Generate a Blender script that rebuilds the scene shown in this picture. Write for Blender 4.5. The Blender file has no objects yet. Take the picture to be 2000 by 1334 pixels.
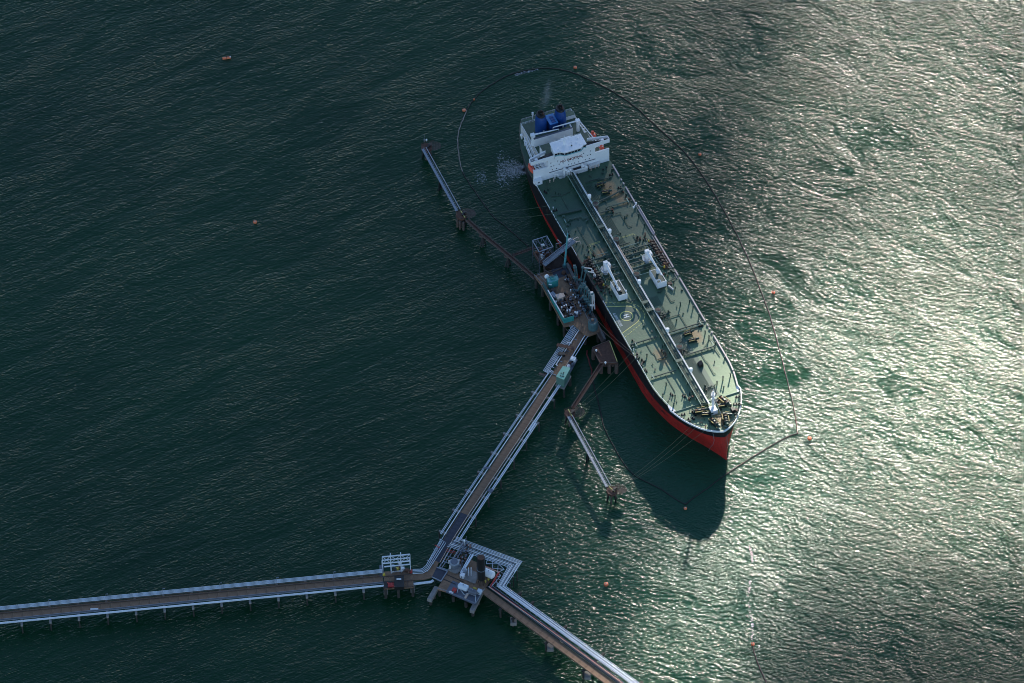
import bpy, math, random
from mathutils import Vector, Matrix, noise
random.seed(7)
SC = bpy.context.scene
COL = SC.collection
R = math.radians

# ------------------------------------------------------------------ camera
PITCH, ROLL, FPX, PPM = R(48), R(1.0), 10000.0, 3.65
DIST = FPX / PPM
CP = Vector((0, -DIST*math.cos(PITCH), DIST*math.sin(PITCH)))
FWD = Vector((0, math.cos(PITCH), -math.sin(PITCH)))
_r0, _u0 = Vector((1, 0, 0)), Vector((0, math.sin(PITCH), math.cos(PITCH)))
RGT = _r0*math.cos(ROLL) - _u0*math.sin(ROLL)
UPV = _r0*math.sin(ROLL) + _u0*math.cos(ROLL)
cam = bpy.data.cameras.new('camera'); camo = bpy.data.objects.new('camera', cam); COL.objects.link(camo)
m = Matrix((RGT, UPV, -FWD)).transposed().to_4x4(); m.translation = CP
camo.matrix_world = m
cam.sensor_width = 36; cam.lens = FPX/2000*36; cam.clip_start = 10; cam.clip_end = 60000
SC.camera = camo

# ------------------------------------------------------------------ light
SUN_EL, SUN_AZ = R(18.5), R(11)      # azimuth east of north (+y)
w = bpy.data.worlds.new('World'); SC.world = w; w.use_nodes = True
nt = w.node_tree; nt.nodes.clear()
sky = nt.nodes.new('ShaderNodeTexSky'); sky.sky_type = 'NISHITA'; sky.sun_disc = False
sky.sun_elevation = SUN_EL; sky.sun_rotation = SUN_AZ; sky.altitude = 200; sky.dust_density = 0.1; sky.air_density = 0.8; sky.ozone_density = 2.0
bg = nt.nodes.new('ShaderNodeBackground'); bg.inputs['Strength'].default_value = 0.05
wo = nt.nodes.new('ShaderNodeOutputWorld')
nt.links.new(sky.outputs[0], bg.inputs[0]); nt.links.new(bg.outputs[0], wo.inputs[0])
sl = bpy.data.lights.new('sun', 'SUN'); sl.energy = 5.0; sl.angle = R(0.5); sl.color = (1.0, 0.93, 0.80)
so = bpy.data.objects.new('sun', sl); COL.objects.link(so)
SUNV = Vector((math.sin(SUN_AZ)*math.cos(SUN_EL), math.cos(SUN_AZ)*math.cos(SUN_EL), math.sin(SUN_EL)))
so.rotation_euler = SUNV.to_track_quat('Z', 'Y').to_euler(); so.location = (0, 0, 500)
SC.view_settings.view_transform = 'Standard'; SC.view_settings.look = 'None'
SC.view_settings.gamma = 1; SC.view_settings.use_curve_mapping = False
SC.view_settings.exposure = 2.3
SC.cycles.filter_width = 1.0; SC.cycles.max_bounces = 5; SC.cycles.transparent_max_bounces = 12

def W(px, py, z=0.0):
    """point at height z seen at photo pixel px,py (2000x1334)"""
    d = FWD + RGT*((px-1000)/FPX) + UPV*((667-py)/FPX)
    return CP + d*((z-CP.z)/d.z)

# ------------------------------------------------------------------ materials
def mat(name, col, rough=.6, metal=0.0, var=.18, scale=.35, spec=.5, rust=0.0, rustcol=(.16, .07, .03), bump=0.0, fine=3.0):
    m = bpy.data.materials.new(name); m.use_nodes = True
    n, l = m.node_tree.nodes, m.node_tree.links
    b = n['Principled BSDF']; b.inputs['Roughness'].default_value = rough; b.inputs['Metallic'].default_value = metal
    b.inputs['Specular IOR Level'].default_value = spec
    tc = n.new('ShaderNodeTexCoord')
    nz = n.new('ShaderNodeTexNoise'); nz.inputs['Scale'].default_value = scale; nz.inputs['Detail'].default_value = 7
    nz.inputs['Roughness'].default_value = .65
    l.new(tc.outputs['Object'], nz.inputs['Vector'])
    cr = n.new('ShaderNodeValToRGB'); e = cr.color_ramp.elements
    e[0].position = .3; e[1].position = .72
    e[0].color = tuple(max(0, c*(1-var)) for c in col)+(1,); e[1].color = tuple(min(1, c*(1+var)) for c in col)+(1,)
    l.new(nz.outputs['Fac'], cr.inputs['Fac'])
    out = cr.outputs[0]
    if rust > 0:
        n2 = n.new('ShaderNodeTexNoise'); n2.inputs['Scale'].default_value = fine*.25; n2.inputs['Detail'].default_value = 10; n2.inputs['Roughness'].default_value = .75
        l.new(tc.outputs['Object'], n2.inputs['Vector'])
        r2 = n.new('ShaderNodeValToRGB'); r2.color_ramp.elements[0].position = .62-rust*.25; r2.color_ramp.elements[1].position = .72-rust*.2
        l.new(n2.outputs['Fac'], r2.inputs['Fac'])
        mx = n.new('ShaderNodeMix'); mx.data_type = 'RGBA'
        l.new(r2.outputs[0], mx.inputs['Factor']); l.new(out, mx.inputs['A']); mx.inputs['B'].default_value = rustcol+(1,)
        out = mx.outputs['Result']
    l.new(out, b.inputs['Base Color'])
    if bump > 0:
        n3 = n.new('ShaderNodeTexNoise'); n3.inputs['Scale'].default_value = fine; n3.inputs['Detail'].default_value = 5
        l.new(tc.outputs['Object'], n3.inputs['Vector'])
        bp = n.new('ShaderNodeBump'); bp.inputs['Strength'].default_value = 1; bp.inputs['Distance'].default_value = bump
        l.new(n3.outputs['Fac'], bp.inputs['Height']); l.new(bp.outputs[0], b.inputs['Normal'])
    return m

M = {}
M['hull_black'] = mat('hull black paint', (.012, .011, .014), .45, var=.3, rust=.3, rustcol=(.05, .03, .025))
M['hull_red'] = mat('hull red antifouling', (.42, .022, .016), .5, var=.3, scale=.12, rust=.35, rustcol=(.20, .03, .022))
M['white'] = mat('white paint', (.80, .80, .80), .45, var=.04, rust=.05, rustcol=(.5, .42, .35))
M['white_dirty'] = mat('weathered white paint', (.66, .64, .62), .55, var=.12, scale=.6, rust=.25, rustcol=(.38, .30, .24))
M['galv'] = mat('galvanised steel', (.27, .30, .34), .42, .5, var=.15, scale=.8)
M['pipe'] = mat('pipeline cladding', (.62, .68, .74), .42, .0, var=.12, scale=.3, rust=.06, rustcol=(.3, .28, .26))
M['pipe_white'] = mat('pipeline white cladding', (.80, .80, .80), .4, .0, var=.1, scale=.3)
M['pipe_rust'] = mat('rusty pipe', (.26, .13, .09), .7, var=.3, scale=.8, rust=.4)
M['green_dark'] = mat('green deck machinery paint', (.022, .055, .04), .5, var=.2, scale=.6, rust=.05)
M['green_mid'] = mat('green pipe paint', (.05, .105, .072), .42, var=.2, scale=.6, rust=.06)
M['green_pale'] = mat('pale green pipe paint', (.22, .32, .26), .45, var=.15, scale=.6)
M['black'] = mat('black steel', (.012, .012, .012), .5, var=.4, scale=1.2)
M['brown_deck'] = mat('brown jetty deck', (.25, .15, .09), .85, var=.32, scale=.22, rust=.35, rustcol=(.15, .08, .05), bump=.05)
M['rust'] = mat('rusted steel', (.11, .052, .034), .85, var=.4, scale=.7, rust=.3, rustcol=(.09, .04, .025), bump=.05)
M['rust_pale'] = mat('weathered rusty grating', (.12, .085, .07), .85, var=.35, scale=.8, rust=.3)
M['concrete'] = mat('weathered concrete', (.26, .24, .22), .9, var=.25, scale=.4, rust=.15, rustcol=(.13, .11, .09), bump=.05)
M['rail_grey'] = mat('worn grey rail paint', (.40, .41, .45), .6, var=.2, scale=.6, rust=.2, rustcol=(.2, .16, .14))
M['pile_dark'] = mat('tide stained pile', (.045, .04, .034), .9, var=.35, scale=.5)
M['tray_dark'] = mat('dark drip tray', (.045, .025, .018), .8, var=.4, scale=.6)
M['dull_yellow'] = mat('dull yellow paint', (.26, .20, .05), .6, var=.35, scale=1)
M['asphalt'] = mat('dark asphalt paving', (.055, .058, .075), .9, var=.2, scale=.3, bump=.03)
M['steel_blue'] = mat('blue grey steel plate', (.115, .13, .165), .5, .2, var=.2, scale=.5)
M['teal'] = mat('teal paint', (.03, .27, .25), .5, var=.18, scale=.5, rust=.06)
M['teal_light'] = mat('pale teal paint', (.10, .34, .36), .5, var=.18, scale=.5)
M['teal_arm'] = mat('faded teal arm paint', (.06, .13, .14), .5, var=.25, scale=.8)
M['roof_green'] = mat('mint green roof sheet', (.20, .46, .35), .55, var=.08, scale=.4)
M['wall_green'] = mat('dull green wall sheet', (.09, .18, .14), .6, var=.12, scale=.5)
M['blue'] = mat('blue funnel paint', (.008, .055, .22), .4, var=.12, scale=.5)
M['blue_light'] = mat('light blue casing paint', (.05, .22, .50), .45, var=.15, scale=.6)
M['orange'] = mat('orange lifeboat paint', (.75, .10, .05), .4, var=.1, scale=.8)
M['orange_buoy'] = mat('faded orange buoy paint', (.85, .22, .09), .5, var=.15, scale=1.5, rust=.05)
M['buoy_dark'] = mat('weed stained buoy waterline', (.10, .02, .012), .7, var=.4, scale=2)
M['red'] = mat('red paint', (.45, .03, .025), .5, var=.2, scale=.8)
M['yellow'] = mat('yellow paint', (.62, .45, .06), .5, var=.12, scale=.8)
M['cream'] = mat('cream painted housing', (.62, .46, .36), .55, var=.1, scale=.7)
M['glass'] = mat('dark window glass', (.01, .013, .018), .12, var=.1)
M['teal_trim'] = mat('pale teal window trim', (.22, .42, .45), .5, var=.1)
M['glow_white'] = mat('white lamp housing', (.9, .9, .88), .4, var=.03)
M['boom'] = mat('black containment boom fabric', (.007, .006, .006), .6, var=.4, scale=.6)
M['boom_pale'] = mat('bleached boom fabric', (.26, .22, .19), .7, var=.4, scale=.25)
M['rope'] = mat('green grey mooring rope', (.10, .12, .07), .8, var=.2)
M['rope_red'] = mat('pale mooring rope', (.30, .20, .14), .8, var=.2)
M['marking_yellow'] = mat('yellow deck marking', (.70, .66, .20), .6, var=.15, scale=1)
M['marking_white'] = mat('white deck marking', (.78, .80, .78), .6, var=.08, scale=1)
M['letter_red'] = mat('red brown lettering', (.16, .02, .02), .6, var=.1)
M['foam'] = mat('sea foam', (.62, .62, .62), .9, var=.25, scale=.5)
M['deck_house'] = mat('dark green superstructure deck', (.045, .08, .05), .6, var=.25, scale=.25, rust=.1)
M['gunwale'] = mat('greyed pink gunwale paint', (.42, .37, .37), .55, var=.2, scale=.3, rust=.15)

def ship_deck_mat():
    m = bpy.data.materials.new('green tanker deck paint'); m.use_nodes = True
    n, l = m.node_tree.nodes, m.node_tree.links; b = n['Principled BSDF']
    tc = n.new('ShaderNodeTexCoord'); sep = n.new('ShaderNodeSeparateXYZ'); l.new(tc.outputs['Object'], sep.inputs[0])
    nz = n.new('ShaderNodeTexNoise'); nz.inputs['Scale'].default_value = .09; nz.inputs['Detail'].default_value = 9; nz.inputs['Roughness'].default_value = .62
    l.new(tc.outputs['Object'], nz.inputs['Vector'])
    cr = n.new('ShaderNodeValToRGB'); e = cr.color_ramp.elements
    e[0].position = .3; e[0].color = (.020, .066, .036, 1); e[1].position = .7; e[1].color = (.040, .108, .060, 1)
    l.new(nz.outputs['Fac'], cr.inputs['Fac'])
    # forward deck is paler: weathered paint plus sunlit brightness put into the colour
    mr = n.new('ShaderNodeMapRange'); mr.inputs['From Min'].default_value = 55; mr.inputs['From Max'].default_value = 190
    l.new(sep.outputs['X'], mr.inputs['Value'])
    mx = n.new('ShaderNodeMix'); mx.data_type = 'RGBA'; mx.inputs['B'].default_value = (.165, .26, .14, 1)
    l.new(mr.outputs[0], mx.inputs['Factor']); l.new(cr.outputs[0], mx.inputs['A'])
    # dull brown wear
    n2 = n.new('ShaderNodeTexNoise'); n2.inputs['Scale'].default_value = .13; n2.inputs['Detail'].default_value = 10; n2.inputs['Roughness'].default_value = .75
    mp = n.new('ShaderNodeMapping'); mp.inputs['Location'].default_value = (31, 7, 3); l.new(tc.outputs['Object'], mp.inputs[0]); l.new(mp.outputs[0], n2.inputs['Vector'])
    r2 = n.new('ShaderNodeValToRGB'); r2.color_ramp.elements[0].position = .56; r2.color_ramp.elements[1].position = .74
    r2.color_ramp.elements[1].color = (.8, .8, .8, 1)
    l.new(n2.outputs['Fac'], r2.inputs['Fac'])
    mx2 = n.new('ShaderNodeMix'); mx2.data_type = 'RGBA'; mx2.inputs['B'].default_value = (.17, .16, .10, 1)
    l.new(r2.outputs[0], mx2.inputs['Factor']); l.new(mx.outputs['Result'], mx2.inputs['A'])
    for sx_, sy_, rx_, ry_ in ((20, 13.6, 8, 4.2), (138.5, 13.8, 8, 3.6), (191, -7.5, 6, 4.5), (28, 16, 7, 4), (146, -9, 8, 3.5), (199, 2, 6, 6), (63, -9.5, 4, 3)):
        me_ = n.new('ShaderNodeMapping'); me_.vector_type = 'TEXTURE'; me_.inputs['Location'].default_value = (sx_, sy_, 0); me_.inputs['Scale'].default_value = (rx_, ry_, 100)
        l.new(tc.outputs['Object'], me_.inputs[0]); le = n.new('ShaderNodeVectorMath'); le.operation = 'LENGTH'; l.new(me_.outputs[0], le.inputs[0])
        ns_ = n.new('ShaderNodeMath'); ns_.operation = 'MULTIPLY_ADD'; ns_.inputs[1].default_value = 2.6; ns_.inputs[2].default_value = -1.3; l.new(n2.outputs['Fac'], ns_.inputs[0])
        ad_ = n.new('ShaderNodeMath'); ad_.operation = 'SUBTRACT'; l.new(le.outputs['Value'], ad_.inputs[0]); l.new(ns_.outputs[0], ad_.inputs[1])
        ms_ = n.new('ShaderNodeMapRange'); ms_.inputs['From Min'].default_value = .35; ms_.inputs['From Max'].default_value = 1.1; ms_.inputs['To Min'].default_value = .75; ms_.inputs['To Max'].default_value = 0; l.new(ad_.outputs[0], ms_.inputs['Value'])
        mz_ = n.new('ShaderNodeMix'); mz_.data_type = 'RGBA'; mz_.inputs['B'].default_value = (.27, .15, .055, 1); l.new(ms_.outputs[0], mz_.inputs['Factor']); l.new(mx2.outputs['Result'], mz_.inputs['A']); mx2 = mz_
    # longitudinal plating seams, thin
    wv = n.new('ShaderNodeTexWave'); wv.wave_type = 'BANDS'; wv.bands_direction = 'Y'; wv.inputs['Scale'].default_value = .42; wv.inputs['Distortion'].default_value = .0
    l.new(tc.outputs['Object'], wv.inputs['Vector'])
    r3 = n.new('ShaderNodeValToRGB'); r3.color_ramp.elements[0].position = .02; r3.color_ramp.elements[0].color = (.80, .80, .80, 1); r3.color_ramp.elements[1].position = .2; r3.color_ramp.elements[1].color = (1, 1, 1, 1)
    l.new(wv.outputs['Fac'], r3.inputs['Fac'])
    mx3 = n.new('ShaderNodeMix'); mx3.data_type = 'RGBA'; mx3.blend_type = 'MULTIPLY'; mx3.inputs['Factor'].default_value = 1
    l.new(mx2.outputs['Result'], mx3.inputs['A']); l.new(r3.outputs[0], mx3.inputs['B'])
    l.new(mx3.outputs['Result'], b.inputs['Base Color'])
    b.inputs['Roughness'].default_value = .42
    nb = n.new('ShaderNodeTexNoise'); nb.inputs['Scale'].default_value = .8; nb.inputs['Detail'].default_value = 5
    l.new(tc.outputs['Object'], nb.inputs['Vector'])
    bp = n.new('ShaderNodeBump'); bp.inputs['Distance'].default_value = .05; l.new(nb.outputs['Fac'], bp.inputs['Height']); l.new(bp.outputs[0], b.inputs['Normal'])
    return m
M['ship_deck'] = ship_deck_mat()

def water_mat():
    m = bpy.data.materials.new('choppy green sea'); m.use_nodes = True
    n, l = m.node_tree.nodes, m.node_tree.links; b = n['Principled BSDF']
    tc = n.new('ShaderNodeTexCoord')
    def ns(sx, sy, rot, scale, detail=3, rough=.5, loc=(0, 0, 0), dist=0.0):
        mp = n.new('ShaderNodeMapping'); mp.vector_type = 'TEXTURE'
        mp.inputs['Scale'].default_value = (1/sx, 1/sy, 1); mp.inputs['Rotation'].default_value = (0, 0, R(rot)); mp.inputs['Location'].default_value = loc
        l.new(tc.outputs['Object'], mp.inputs[0])
        t = n.new('ShaderNodeTexNoise'); t.inputs['Scale'].default_value = scale; t.inputs['Detail'].default_value = detail; t.inputs['Roughness'].default_value = rough
        t.inputs['Distortion'].default_value = dist
        l.new(mp.outputs[0], t.inputs['Vector']); return t.outputs['Fac']
    def ma(op, a, bb):
        x = n.new('ShaderNodeMath'); x.operation = op
        for i, v in enumerate((a, bb)):
            if isinstance(v, (int, float)): x.inputs[i].default_value = v
            else: l.new(v, x.inputs[i])
        return x.outputs[0]
    def mapr(v, a, c, d, e, smooth=False):
        x = n.new('ShaderNodeMapRange'); x.inputs['From Min'].default_value = a; x.inputs['From Max'].default_value = c; x.inputs['To Min'].default_value = d; x.inputs['To Max'].default_value = e
        if smooth: x.interpolation_type = 'SMOOTHSTEP'
        l.new(v, x.inputs['Value']); return x.outputs[0]
    def ell(cx, cy, rx, ry, rot, a, c, d, e):
        mp = n.new('ShaderNodeMapping'); mp.vector_type = 'TEXTURE'; mp.inputs['Location'].default_value = (cx, cy, 0); mp.inputs['Rotation'].default_value = (0, 0, R(rot)); mp.inputs['Scale'].default_value = (rx, ry, 1000)
        l.new(tc.outputs['Object'], mp.inputs[0]); ln = n.new('ShaderNodeVectorMath'); ln.operation = 'LENGTH'; l.new(mp.outputs[0], ln.inputs[0]); return mapr(ln.outputs['Value'], a, c, d, e, True)
    sep = n.new('ShaderNodeSeparateXYZ'); l.new(tc.outputs['Object'], sep.inputs[0])
    east = mapr(sep.outputs['X'], -20, 130, 0, 1, True)          # gustier wind in the east
    chop = ns(.38, 1.2, 21, .70, 3, .58, dist=.45)
    chop2 = ns(.5, 1.25, -20, .52, 3, .58, (40, 12, 0), .5)
    swell = ns(.3, 1.0, 30, .15, 3, .55, (7, 90, 0), .5)
    swell2 = ns(.5, 1.0, -32, .07, 2, .5, (70, 9, 0), .5)
    bands = mapr(ns(.25, 1.0, 33, .055, 4, .6, (3, 55, 0), .5), .36, .64, .64, 1.22)     # long faint wind bands
    gust = mapr(ns(.62, 1.0, -38, .036, 5, .66, (13, 25, 0), .8), .36, .64, .50, 1.42)    # cat's paws
    pm = n.new('ShaderNodeMix'); pm.data_type = 'FLOAT'; l.new(east, pm.inputs[0]); l.new(bands, pm.inputs[2]); l.new(gust, pm.inputs[3])
    lee = ell(72, 40, 190, 78, -68.75, .45, 1.15, .58, 1.0)      # calmer lee round the moored hull
    c2 = ma('ADD', .30, ma('MULTIPLY', east, .30))
    h = ma('ADD', ma('MULTIPLY', chop, ma('ADD', .41, ma('MULTIPLY', east, .08))), ma('MULTIPLY', chop2, c2))
    h = ma('MULTIPLY', h, pm.outputs[0])
    h = ma('ADD', h, ma('ADD', ma('MULTIPLY', swell, .62), ma('MULTIPLY', swell2, ma('ADD', .3, ma('MULTIPLY', east, .35)))))
    h = ma('MULTIPLY', h, lee)
    bp = n.new('ShaderNodeBump'); bp.inputs['Strength'].default_value = 1; bp.inputs['Distance'].default_value = 1.0
    l.new(h, bp.inputs['Height']); l.new(bp.outputs[0], b.inputs['Normal'])
    cn = ns(1, 1, 20, .006, 4, .6, (5, 5, 0))
    cr = n.new('ShaderNodeValToRGB'); e = cr.color_ramp.elements
    e[0].position = .35; e[0].color = (.0022, .030, .011, 1); e[1].position = .65; e[1].color = (.0036, .041, .015, 1)
    l.new(cn, cr.inputs['Fac'])
    sunlit_glow = ell(104, -120, 100, 190, -8, .1, 1.3, .9, 0)         # sunlit green glow of turbid water, painted into the colour south of the bow
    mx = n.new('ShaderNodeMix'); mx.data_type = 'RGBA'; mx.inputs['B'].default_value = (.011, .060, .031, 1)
    l.new(sunlit_glow, mx.inputs['Factor']); l.new(cr.outputs[0], mx.inputs['A']); l.new(mx.outputs['Result'], b.inputs['Base Color'])
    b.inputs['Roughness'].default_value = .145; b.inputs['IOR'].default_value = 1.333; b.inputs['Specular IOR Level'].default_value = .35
    return m
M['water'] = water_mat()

# ------------------------------------------------------------------ mesh helpers
class MB:
    def __init__(s): s.v = []; s.f = []
    def add(s, vs, fs):
        o = len(s.v); s.v += [Vector(v) for v in vs]; s.f += [tuple(i+o for i in f) for f in fs]; return s
    def hexa(s, b4, t4):
        return s.add(list(b4)+list(t4), [(3,2,1,0), (4,5,6,7), (0,1,5,4), (1,2,6,5), (2,3,7,6), (3,0,4,7)])
    def box(s, x0, x1, y0, y1, z0, z1):
        return s.hexa([(x0,y0,z0),(x1,y0,z0),(x1,y1,z0),(x0,y1,z0)], [(x0,y0,z1),(x1,y0,z1),(x1,y1,z1),(x0,y1,z1)])
    def beam(s, p0, p1, wd, ht, up=(0,0,1)):
        p0, p1 = Vector(p0), Vector(p1); d = (p1-p0)
        if d.length < 1e-6: return s
        d.normalize(); up = Vector(up)
        if abs(d.dot(up)) > .97: up = Vector((0,1,0)) if abs(d.y) < .9 else Vector((1,0,0))
        a = d.cross(up).normalized(); u = a.cross(d).normalized(); a = a*wd/2; u = u*ht/2
        return s.hexa([p0-a-u, p0+a-u, p1+a-u, p1-a-u], [p0-a+u, p0+a+u, p1+a+u, p1-a+u])
    def tube(s, pts, r, n=6, r1=None):
        pts = [Vector(p) for p in pts]; k = len(pts); o = len(s.v)
        if r1 is None: r1 = r
        ref = None
        for i, p in enumerate(pts):
            if i == 0: t = (pts[1]-p).normalized(); sc = 1
            elif i == k-1: t = (p-pts[i-1]).normalized(); sc = 1
            else:
                a = (p-pts[i-1]).normalized(); b = (pts[i+1]-p).normalized(); t = (a+b)
                t = t.normalized() if t.length > .01 else a; sc = 1/max(.5, abs(t.dot(a)))
            if ref is None: ref = Vector((0,0,1)) if abs(t.z) < .9 else Vector((1,0,0))
            a = t.cross(ref).normalized(); u = a.cross(t).normalized(); ref = u
            rr = r+(r1-r)*i/(k-1)
            for j in range(n):
                an = 2*math.pi*j/n; s.v.append(p+a*math.cos(an)*rr*sc+u*math.sin(an)*rr)
        for i in range(k-1):
            for j in range(n):
                A = o+i*n+j; B = o+i*n+(j+1) % n; s.f.append((A, B, B+n, A+n))
        s.f.append(tuple(o+j for j in range(n))[::-1]); s.f.append(tuple(o+(k-1)*n+j for j in range(n)))
        return s
    def cyl(s, c, r0, h, r1=None, n=12, sx=1.0, sy=1.0):
        if r1 is None: r1 = r0
        c = Vector(c); lo = []; hi = []
        for j in range(n):
            a = 2*math.pi*j/n
            lo.append(c+Vector((math.cos(a)*r0*sx, math.sin(a)*r0*sy, 0))); hi.append(c+Vector((math.cos(a)*r1*sx, math.sin(a)*r1*sy, h)))
        return s.add(lo+hi, [tuple(range(n))[::-1], tuple(range(n, 2*n))]+[(j, (j+1) % n, (j+1) % n+n, j+n) for j in range(n)])
    def lathe(s, c, prof, n=14, sx=1.0, sy=1.0):
        c = Vector(c); o = len(s.v); k = len(prof)
        for r, z in prof:
            for j in range(n):
                a = 2*math.pi*j/n; s.v.append(c+Vector((math.cos(a)*r*sx, math.sin(a)*r*sy, z)))
        for i in range(k-1):
            for j in range(n):
                A = o+i*n+j; B = o+i*n+(j+1) % n; s.f.append((A, B, B+n, A+n))
        s.f.append(tuple(o+j for j in range(n))[::-1]); s.f.append(tuple(o+(k-1)*n+j for j in range(n)))
        return s
    def prism(s, poly, z0, z1):
        """poly: list of xy (or xyz) points; sides between z0 and z1"""
        n = len(poly); ar = sum(poly[i][0]*poly[(i+1) % n][1]-poly[(i+1) % n][0]*poly[i][1] for i in range(n))
        P = list(poly) if ar > 0 else list(poly)[::-1]
        return s.add([(p[0], p[1], z0) for p in P]+[(p[0], p[1], z1) for p in P],
                     [tuple(range(n))[::-1], tuple(range(n, 2*n))]+[(j, (j+1) % n, (j+1) % n+n, j+n) for j in range(n)])
    def rail(s, pts, h=1.1, r=.06, step=4.0, post=.05):
        pts = [Vector(p) for p in pts]; U = Vector((0,0,1))
        s.tube([p+U*h for p in pts], r, 4); s.tube([p+U*h*.5 for p in pts], r*.7, 4)
        for a, b in zip(pts, pts[1:]):
            k = max(1, int((b-a).length/step))
            for i in range(k+1): q = a.lerp(b, i/k); s.beam(q, q+U*h, post*2, post*2)
        return s

def props(o, label=None, cat=None, group=None, kind=None):
    if label: o['label'] = label
    if cat: o['category'] = cat
    if group: o['group'] = group
    if kind: o['kind'] = kind
    return o
def thing(name, label, cat, loc=(0,0,0), group=None):
    o = bpy.data.objects.new(name, None); o.empty_display_size = .5; COL.objects.link(o); o.location = loc
    return props(o, label, cat, group)
OFF = {}
def top_of(o):
    while o.parent: o = o.parent
    return o
def mk(mb, name, off=Vector((0,0,0)), smooth=False):
    me = bpy.data.meshes.new(name); me.from_pydata([v-off for v in mb.v], [], mb.f); me.update()
    if smooth: me.polygons.foreach_set('use_smooth', [True]*len(me.polygons))
    return me
def part(mb, name, mt, parent=None, label=None, local=False, smooth=False, kind=None):
    """link a mesh; coordinates are world unless local (then the thing's own frame)"""
    off = Vector((0,0,0))
    if parent is not None and not local: off = Vector(top_of(parent).location)
    me = mk(mb, name, off, smooth); me.materials.append(M[mt] if isinstance(mt, str) else mt)
    o = bpy.data.objects.new(name, me); COL.objects.link(o)
    if parent is not None: o.parent = parent
    return props(o, label, kind=kind)
def inst(src, parent, loc, rz=0, name=None):
    o = bpy.data.objects.new(name or src.name.split('.')[0], src.data); COL.objects.link(o); o.parent = parent; o.location = loc; o.rotation_euler = (0,0,rz); return o
def copy_tree(o, parent=None):
    c = o.copy(); COL.objects.link(c); c.parent = parent
    for ch in list(o.children): copy_tree(ch, c)
    return c
def solid(mb, name, mt, label, cat, loc, group=None, **k):
    o = part(mb, name, mt, None, local=True, **k); o.location = loc; return props(o, label, cat, group)

# ------------------------------------------------------------------ sea
sea = MB()
N = 24; S = 26000.0
sea.add([(-S+2*S*i/N, -S+2*S*j/N, 0) for j in range(N+1) for i in range(N+1)],
        [(j*(N+1)+i, j*(N+1)+i+1, (j+1)*(N+1)+i+1, (j+1)*(N+1)+i) for j in range(N) for i in range(N)])
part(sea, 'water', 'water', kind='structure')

# ------------------------------------------------------------------ cloud bank that shades the western water, plus added unseen veils
def cloud(name, label, a_lo, a_hi, b0, b1, alt, amp, dens, seed, freq, thick=260, tilt=0.0):
    """cloud lying so that its shadow covers across-sun band a_lo..a_hi and along-sun band b0..b1 on the water"""
    hx = Vector((math.cos(SUN_AZ), -math.sin(SUN_AZ), 0)); hy = Vector((math.sin(SUN_AZ), math.cos(SUN_AZ), 0))
    shift = hy*(alt/math.tan(SUN_EL)); mb = MB(); NA, NB = 70, 46
    tops = []; bots = []
    for j in range(NB+1):
        b = b0+(b1-b0)*j/NB
        e_hi = a_hi+tilt*b+amp*noise.fractal(Vector((b*freq, seed, 0)), .9, 2.1, 5); e_lo = a_lo+amp*noise.fractal(Vector((b*freq, seed+9, 0)), .9, 2.1, 5)
        for i in range(NA+1):
            t = i/NA; a = e_lo+(e_hi-e_lo)*t
            ed = max(0, min(1, min(t, 1-t)*8, min(j, NB-j)/4)); ed = math.sqrt(ed)
            nzv = noise.fractal(Vector((a*.004, b*.004, seed)), .8, 2.0, 5)
            p = hx*a+hy*b+shift
            tops.append(p+Vector((0,0,alt+ed*thick*(.7+.5*nzv)))); bots.append(p+Vector((0,0,alt-ed*thick*.25*(1+.5*nzv)-.5)))
    n1 = NA+1; o = len(tops); f = []
    for j in range(NB):
        for i in range(NA):
            q = j*n1+i; f.append((q, q+1, q+1+n1, q+n1)); f.append((o+q, o+q+n1, o+q+1+n1, o+q+1))
    for i in range(NA): f.append((i+1, i, o+i, o+i+1)); q = NB*n1+i; f.append((q, q+1, o+q+1, o+q))
    for j in range(NB): q = j*n1; f.append((q, q+n1, o+q+n1, o+q)); q = j*n1+NA; f.append((q+n1, q, o+q, o+q+n1))
    mb.add(tops+bots, f)
    m = bpy.data.materials.new('cloud vapour'); m.use_nodes = True; n, l = m.node_tree.nodes, m.node_tree.links
    n.clear(); ou = n.new('ShaderNodeOutputMaterial'); mx = n.new('ShaderNodeMixShader'); tr = n.new('ShaderNodeBsdfTransparent'); df = n.new('ShaderNodeBsdfDiffuse')
    df.inputs[0].default_value = (.9, .9, .9, 1)
    tc = n.new('ShaderNodeTexCoord'); nz = n.new('ShaderNodeTexNoise'); nz.inputs['Scale'].default_value = .006; nz.inputs['Detail'].default_value = 5
    l.new(tc.outputs['Object'], nz.inputs['Vector'])
    mr = n.new('ShaderNodeMapRange'); mr.inputs['From Min'].default_value = .3; mr.inputs['From Max'].default_value = .7
    mr.inputs['To Min'].default_value = max(0, dens-.2*(1-dens)*2); mr.inputs['To Max'].default_value = min(1, dens+.24*(1-dens))
    l.new(nz.outputs['Fac'], mr.inputs['Value']); l.new(mr.outputs[0], mx.inputs[0]); l.new(tr.outputs[0], mx.inputs[1]); l.new(df.outputs[0], mx.inputs[2]); l.new(mx.outputs[0], ou.inputs[0])
    M[name] = m
    c = Vector((0,0,alt))+shift
    o = part(MB().add([v-c for v in mb.v], mb.f), 'cloud', m, None, local=True, smooth=True); o.location = c
    return props(o, label, 'cloud', None, 'stuff')
cloud('cl1', 'broad grey cloud bank whose shade lies over the western water', -2600, 30, -900, 900, 2700, 20, .988, 3.3, .006, tilt=-.12)
cloud('cl2', 'thin ragged cloud edge east of the broad cloud bank', -80, 112, -95, 600, 2500, 22, .5, 8.1, .008, 120)
cloud('cl3', 'added unseen veil of cloud dimming the far water north east of the ship', -30, 480, 195, 900, 2600, 36, .55, 12.4, .006, 110)  # veil added out of view to dim the far glitter
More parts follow.
